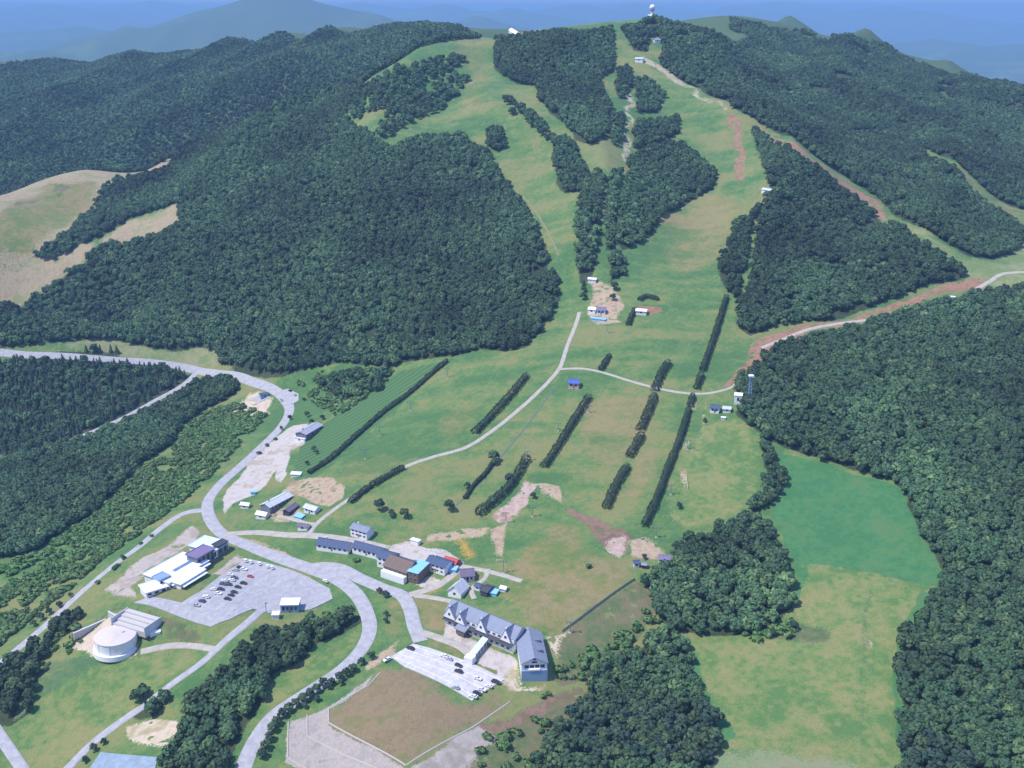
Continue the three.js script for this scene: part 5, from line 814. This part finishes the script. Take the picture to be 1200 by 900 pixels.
// round tank with retaining walls
{
  const [a, w1, w2, st, bxx] = TANK, R = Math.hypot(a[2] - a[0], a[3] - a[1]), y = H(a[0], a[1]) , o = thing('water_tank', 'big round white water tank with pale flat top below the car park', 'tank', a[0], y, a[1]);
  mesh('foundation', new THREE.CylinderGeometry(R + 1.6, R + 1.8, 3, 56).translate(0, -.9, 0), PM.white, o);
  mesh('shell', new THREE.CylinderGeometry(R, R, 7.5, 56, 1).translate(0, 3.75, 0), PM.white, o);
  mesh('tank_roof', new THREE.LatheGeometry([[0, .9], [R * .5, .65], [R - .4, .1], [R + .25, 0], [R + .25, -.5], [R, -.5]].map(([r, h]) => new THREE.Vector2(Math.max(r, .001), 7.55 + h)), 56), mat(.60, .53, .56, .8, { map: streak }), o);
  for (let i = 0; i < 10; i++) { const t = i / 10 * 6.283; mesh('rib', bx(-.2, .2, 0, 7.5, R - .1, R + .25).rotateY(t), PM.roofwhite, o); }
  mesh('hatch', new THREE.CylinderGeometry(1, 1.1, .7, 12).translate(R * .3, 8.6, -R * .2), PM.palegrey, o);
  const wall = (q, h, label, nm = 'retaining_wall') => { const L = Math.hypot(q[2] - q[0], q[3] - q[1]), f = frameOf(...q, 1), g = thing(nm, label, 'wall', q[0], f.y, q[1], f.t, 'concrete walls round the tank'); mesh('wall', bx(0, L, -5, h, -.9, 0), concreteMat, g); mesh('coping', bx(-.1, L + .1, h, h + .25, -1.05, .15), PM.palegrey, g); };
  wall(w1, 2.6, 'long concrete retaining wall slanting up behind the round tank'); wall(w2, 3, 'short concrete retaining wall closing the upper corner behind the tank');
  const L = Math.hypot(st[2] - st[0], st[3] - st[1]), f = frameOf(...st, 12), g = thing('concrete_steps', 'broad stepped concrete apron beside the round tank', 'steps', st[0], f.y, st[1], f.t);
  for (let i = 0; i < 4; i++) mesh('step', bx(0, L, -4, 2.4 - i * .9, i * 3.4 - 2, i * 3.4 + 1.4 - .01), concreteMat, g);
  for (const s of [-.4, L]) mesh('cheek_wall', bx(s, s + .5, -4, 2.9, -2.2, 12), PM.palegrey, g);
  const q = thing('valve_house', 'small white valve house at the foot of the concrete apron', 'hut', bxx[0], H(bxx[0], bxx[1]), bxx[1], .3); mesh('wall', bx(0, 6, -1, 2.6, -3, 0), PM.white, q); mesh('roof', bx(-.3, 6.3, 2.6, 2.9, -3.3, .3), PM.roofwhite, q);
}
// masts, radar tower, poles, fences
{
  const [m, r, p, q, fn, sf, cw] = MISC;
  { const o = thing('lattice_mast', 'tall blue grey lattice mast at the forest edge beside the white block', 'mast', m[0], H(m[0], m[1]), m[1]), h = 21;
    for (const [sx, sz] of [[1, 1], [1, -1], [-1, 1], [-1, -1]]) mesh('leg', slab([[sx * 1.3 - .2, 0, sz * 1.3], [sx * 1.3 + .2, 0, sz * 1.3], [sx * .6 + .2, h, sz * .6], [sx * .6 - .2, h, sz * .6]], .4), PM.steelblue, o);
    for (let i = 1; i < 8; i++) { const y = h * i / 8, s = 1.3 - .7 * i / 8; mesh('brace', mergeGeometries([bx(-s, s, y, y + .25, s - .1, s + .1), bx(-s, s, y, y + .25, -s - .1, -s + .1), bx(-s - .1, -s + .1, y, y + .25, -s, s), bx(s - .1, s + .1, y, y + .25, -s, s)]), PM.steelblue, o); }
    mesh('antenna_platform', bx(-1.8, 1.8, h, h + 1.2, -1.8, 1.8), PM.white, o); }
  { const o = thing('radar_tower', 'white radar tower with round dome on the mountain summit', 'tower', r[0], H(r[0], r[1]) - .5, r[1]);
    mesh('base_building', prism([[5, -2], [5, 4], [2.4, 7.5], [-2.4, 7.5], [-5, 4], [-5, -2]], -6, 6), PM.white, o);
    mesh('shaft', new THREE.CylinderGeometry(1.9, 2.4, 8, 12).translate(0, 9, 0), PM.palegrey, o); mesh('gallery', new THREE.CylinderGeometry(3.6, 3, 1.2, 16).translate(0, 13.4, 0), PM.lilacgrey, o); mesh('radome', new THREE.SphereGeometry(4, 24, 16).translate(0, 17, 0), PM.white, o); }
  const pole = (x, z, h, nm, label, cat, group) => { const o = thing(nm, label, cat, x, H(x, z) - .3, z, 0, group); mesh('shaft', new THREE.CylinderGeometry(.18, .28, h, 8).translate(0, h / 2, 0), steelMat, o); return o; };
  pole(p[0], p[1], 12, 'antenna_pole', 'thin antenna pole beside the white summit lodge', 'pole');
  { const o = pole(q[0], q[1], 7, 'lamp_post', 'dark lamp post at the lower edge of the car park', 'lamp post'); mesh('lamp_head', bx(-.3, 1.2, 6.8, 7.1, -.25, .25), PM.dark, o); }
  const LINE = [[4, 'on the line below the long crop hedge'], [5, 'alone below the lift station'], [8, 'beside the longest hedge'], [9, 'beside the field lane behind the cottage'], [11, 'beside the pink earth scar'], [12, 'at the lower end of the green net fence'], [15, 'between the hedge and drain below the rest house'], [21, 'in the wooded lift cut under the summit'], [99, 'alone on the upper open slope']];
  POLES.forEach(([x, z, h], i) => { const wh = LINE.find((q) => i < q[0])[1], o = pole(x, z, h, 'lift_tower', 'grey steel lift tower with crossarm ' + wh, 'lift tower', 'lift towers ' + wh); mesh('crossarm', bx(-2.2, 2.2, h - .35, h, -.2, .2), steelMat, o); for (const s of [-2, 2]) mesh('sheave', bx(s - .2, s + .2, h - .7, h - .35, -1.1, 1.1), PM.dark, o); mesh('footing', bx(-.7, .7, -.5, .7, -.7, .7), concreteMat, o); });
  const fence = (s, h, step, mp, mn, label, nm) => { const L = Math.hypot(s[2] - s[0], s[3] - s[1]), n = Math.max(2, Math.round(L / step)), y0 = H(s[0], s[1]), o = thing(nm, label, 'fence', s[0], y0, s[1]); let pv = null; for (let i = 0; i <= n; i++) { const x = (s[2] - s[0]) * i / n, z = (s[3] - s[1]) * i / n, y = H(s[0] + x, s[1] + z) - y0; mesh('post', bx(x - .12, x + .12, y - .5, y + h, z - .12, z + .12), mp, o); if (pv) { const c = slab([[pv[0], pv[1] + .2, pv[2]], [x, y + .2, z], [x, y + h - .2, z], [pv[0], pv[1] + h - .2, pv[2]]], .06); mesh('panel', c, mn, o); } pv = [x, y, z]; } };
  fence(fn, 1.9, 5, PM.slate, mat(.16, .24, .24, .8), 'green net fence running down the edge of the mown field', 'net_fence');
  fence(sf, 1.6, 3, PM.white, PM.white, 'short white snow fence alone on the ski meadow', 'snow_fence');
  fence(cw, 1.5, 4, PM.white, PM.white, 'low white wall along the top of the gravel yard', 'boundary_wall');
}
// ---------------------------------------------------------------- cars
{
  const ext = (pts, w, b) => { const g = new THREE.ExtrudeGeometry(new THREE.Shape(pts.map(([x, y]) => new THREE.Vector2(x, y))), { depth: w - 2 * b, bevelEnabled: true, bevelSize: b, bevelThickness: b, bevelSegments: 2 }); g.translate(0, 0, -(w - 2 * b) / 2); return g; };
  const body = ext([[-2.1, .35], [2.1, .35], [2.15, .7], [1.95, .9], [1.1, 1.0], [-2.05, 1.02], [-2.15, .8]], 1.76, .1), cabin = ext([[-1.75, .98], [.95, .98], [.35, 1.46], [-1.45, 1.46]], 1.56, .06), roof = ext([[-1.42, 1.46], [.33, 1.46], [.2, 1.54], [-1.3, 1.54]], 1.4, .05), tyre = new THREE.CylinderGeometry(.32, .32, .22, 14).rotateX(Math.PI / 2), rim = new THREE.CylinderGeometry(.18, .18, .24, 8).rotateX(Math.PI / 2), lamp = bx(2.12, 2.27, .62, .78, -.18, .18), rear = bx(-2.27, -2.12, .72, .9, -.15, .15);
  const paint = {}; for (const k of ['white', 'navy', 'black', 'silver', 'red']) paint[k] = new THREE.MeshPhysicalMaterial({ color: new THREE.Color().setRGB(...PAL[k]), roughness: .35, clearcoat: .7, clearcoatRoughness: .1 });
  const tyreMat = mat(.02, .02, .02, .9), rimMat = mat(.4, .4, .42, .4, { metalness: .7 }), lampMat = mat(.75, .75, .72, .2), rearMat = mat(.4, .02, .02, .3);
  for (const [x0, z0, x1, z1, c, label, group] of CARS) {
    const t = Math.atan2(-(z1 - z0), x1 - x0), o = thing('parked_car', label.replace(/^black/, 'dark'), 'car', x0, H(x0, z0) + lift + .02, z0, t + (rnd() < .5 ? Math.PI : 0) + rr(-.06, .06), group ? (label.replace(/^black/, 'dark').split(' ')[0] + ' ' + group) : null);
    const n = (H(x0 + Math.cos(t) * 2, z0 - Math.sin(t) * 2) - H(x0 - Math.cos(t) * 2, z0 + Math.sin(t) * 2)) / 4; o.rotation.z = 0; o.position.y += Math.abs(n) * .6;
    const s = rr(.95, 1.12); o.scale.setScalar(s);
    mesh('body', body, paint[c], o); mesh('cabin_glass', cabin, glassMat, o); mesh('roof', roof, paint[c], o);
    for (const a of [-1.3, 1.3]) for (const b of [-.8, .8]) { const w = mesh('wheel', tyre, tyreMat, o); w.position.set(a, .32, b); mesh('rim', rim, rimMat, w); }
    for (const b of [-.62, .62]) { mesh('headlight', lamp, lampMat, o).position.z = b; mesh('tail_light', rear, rearMat, o).position.z = b; }
  }
}
renderer.render(scene, camera);
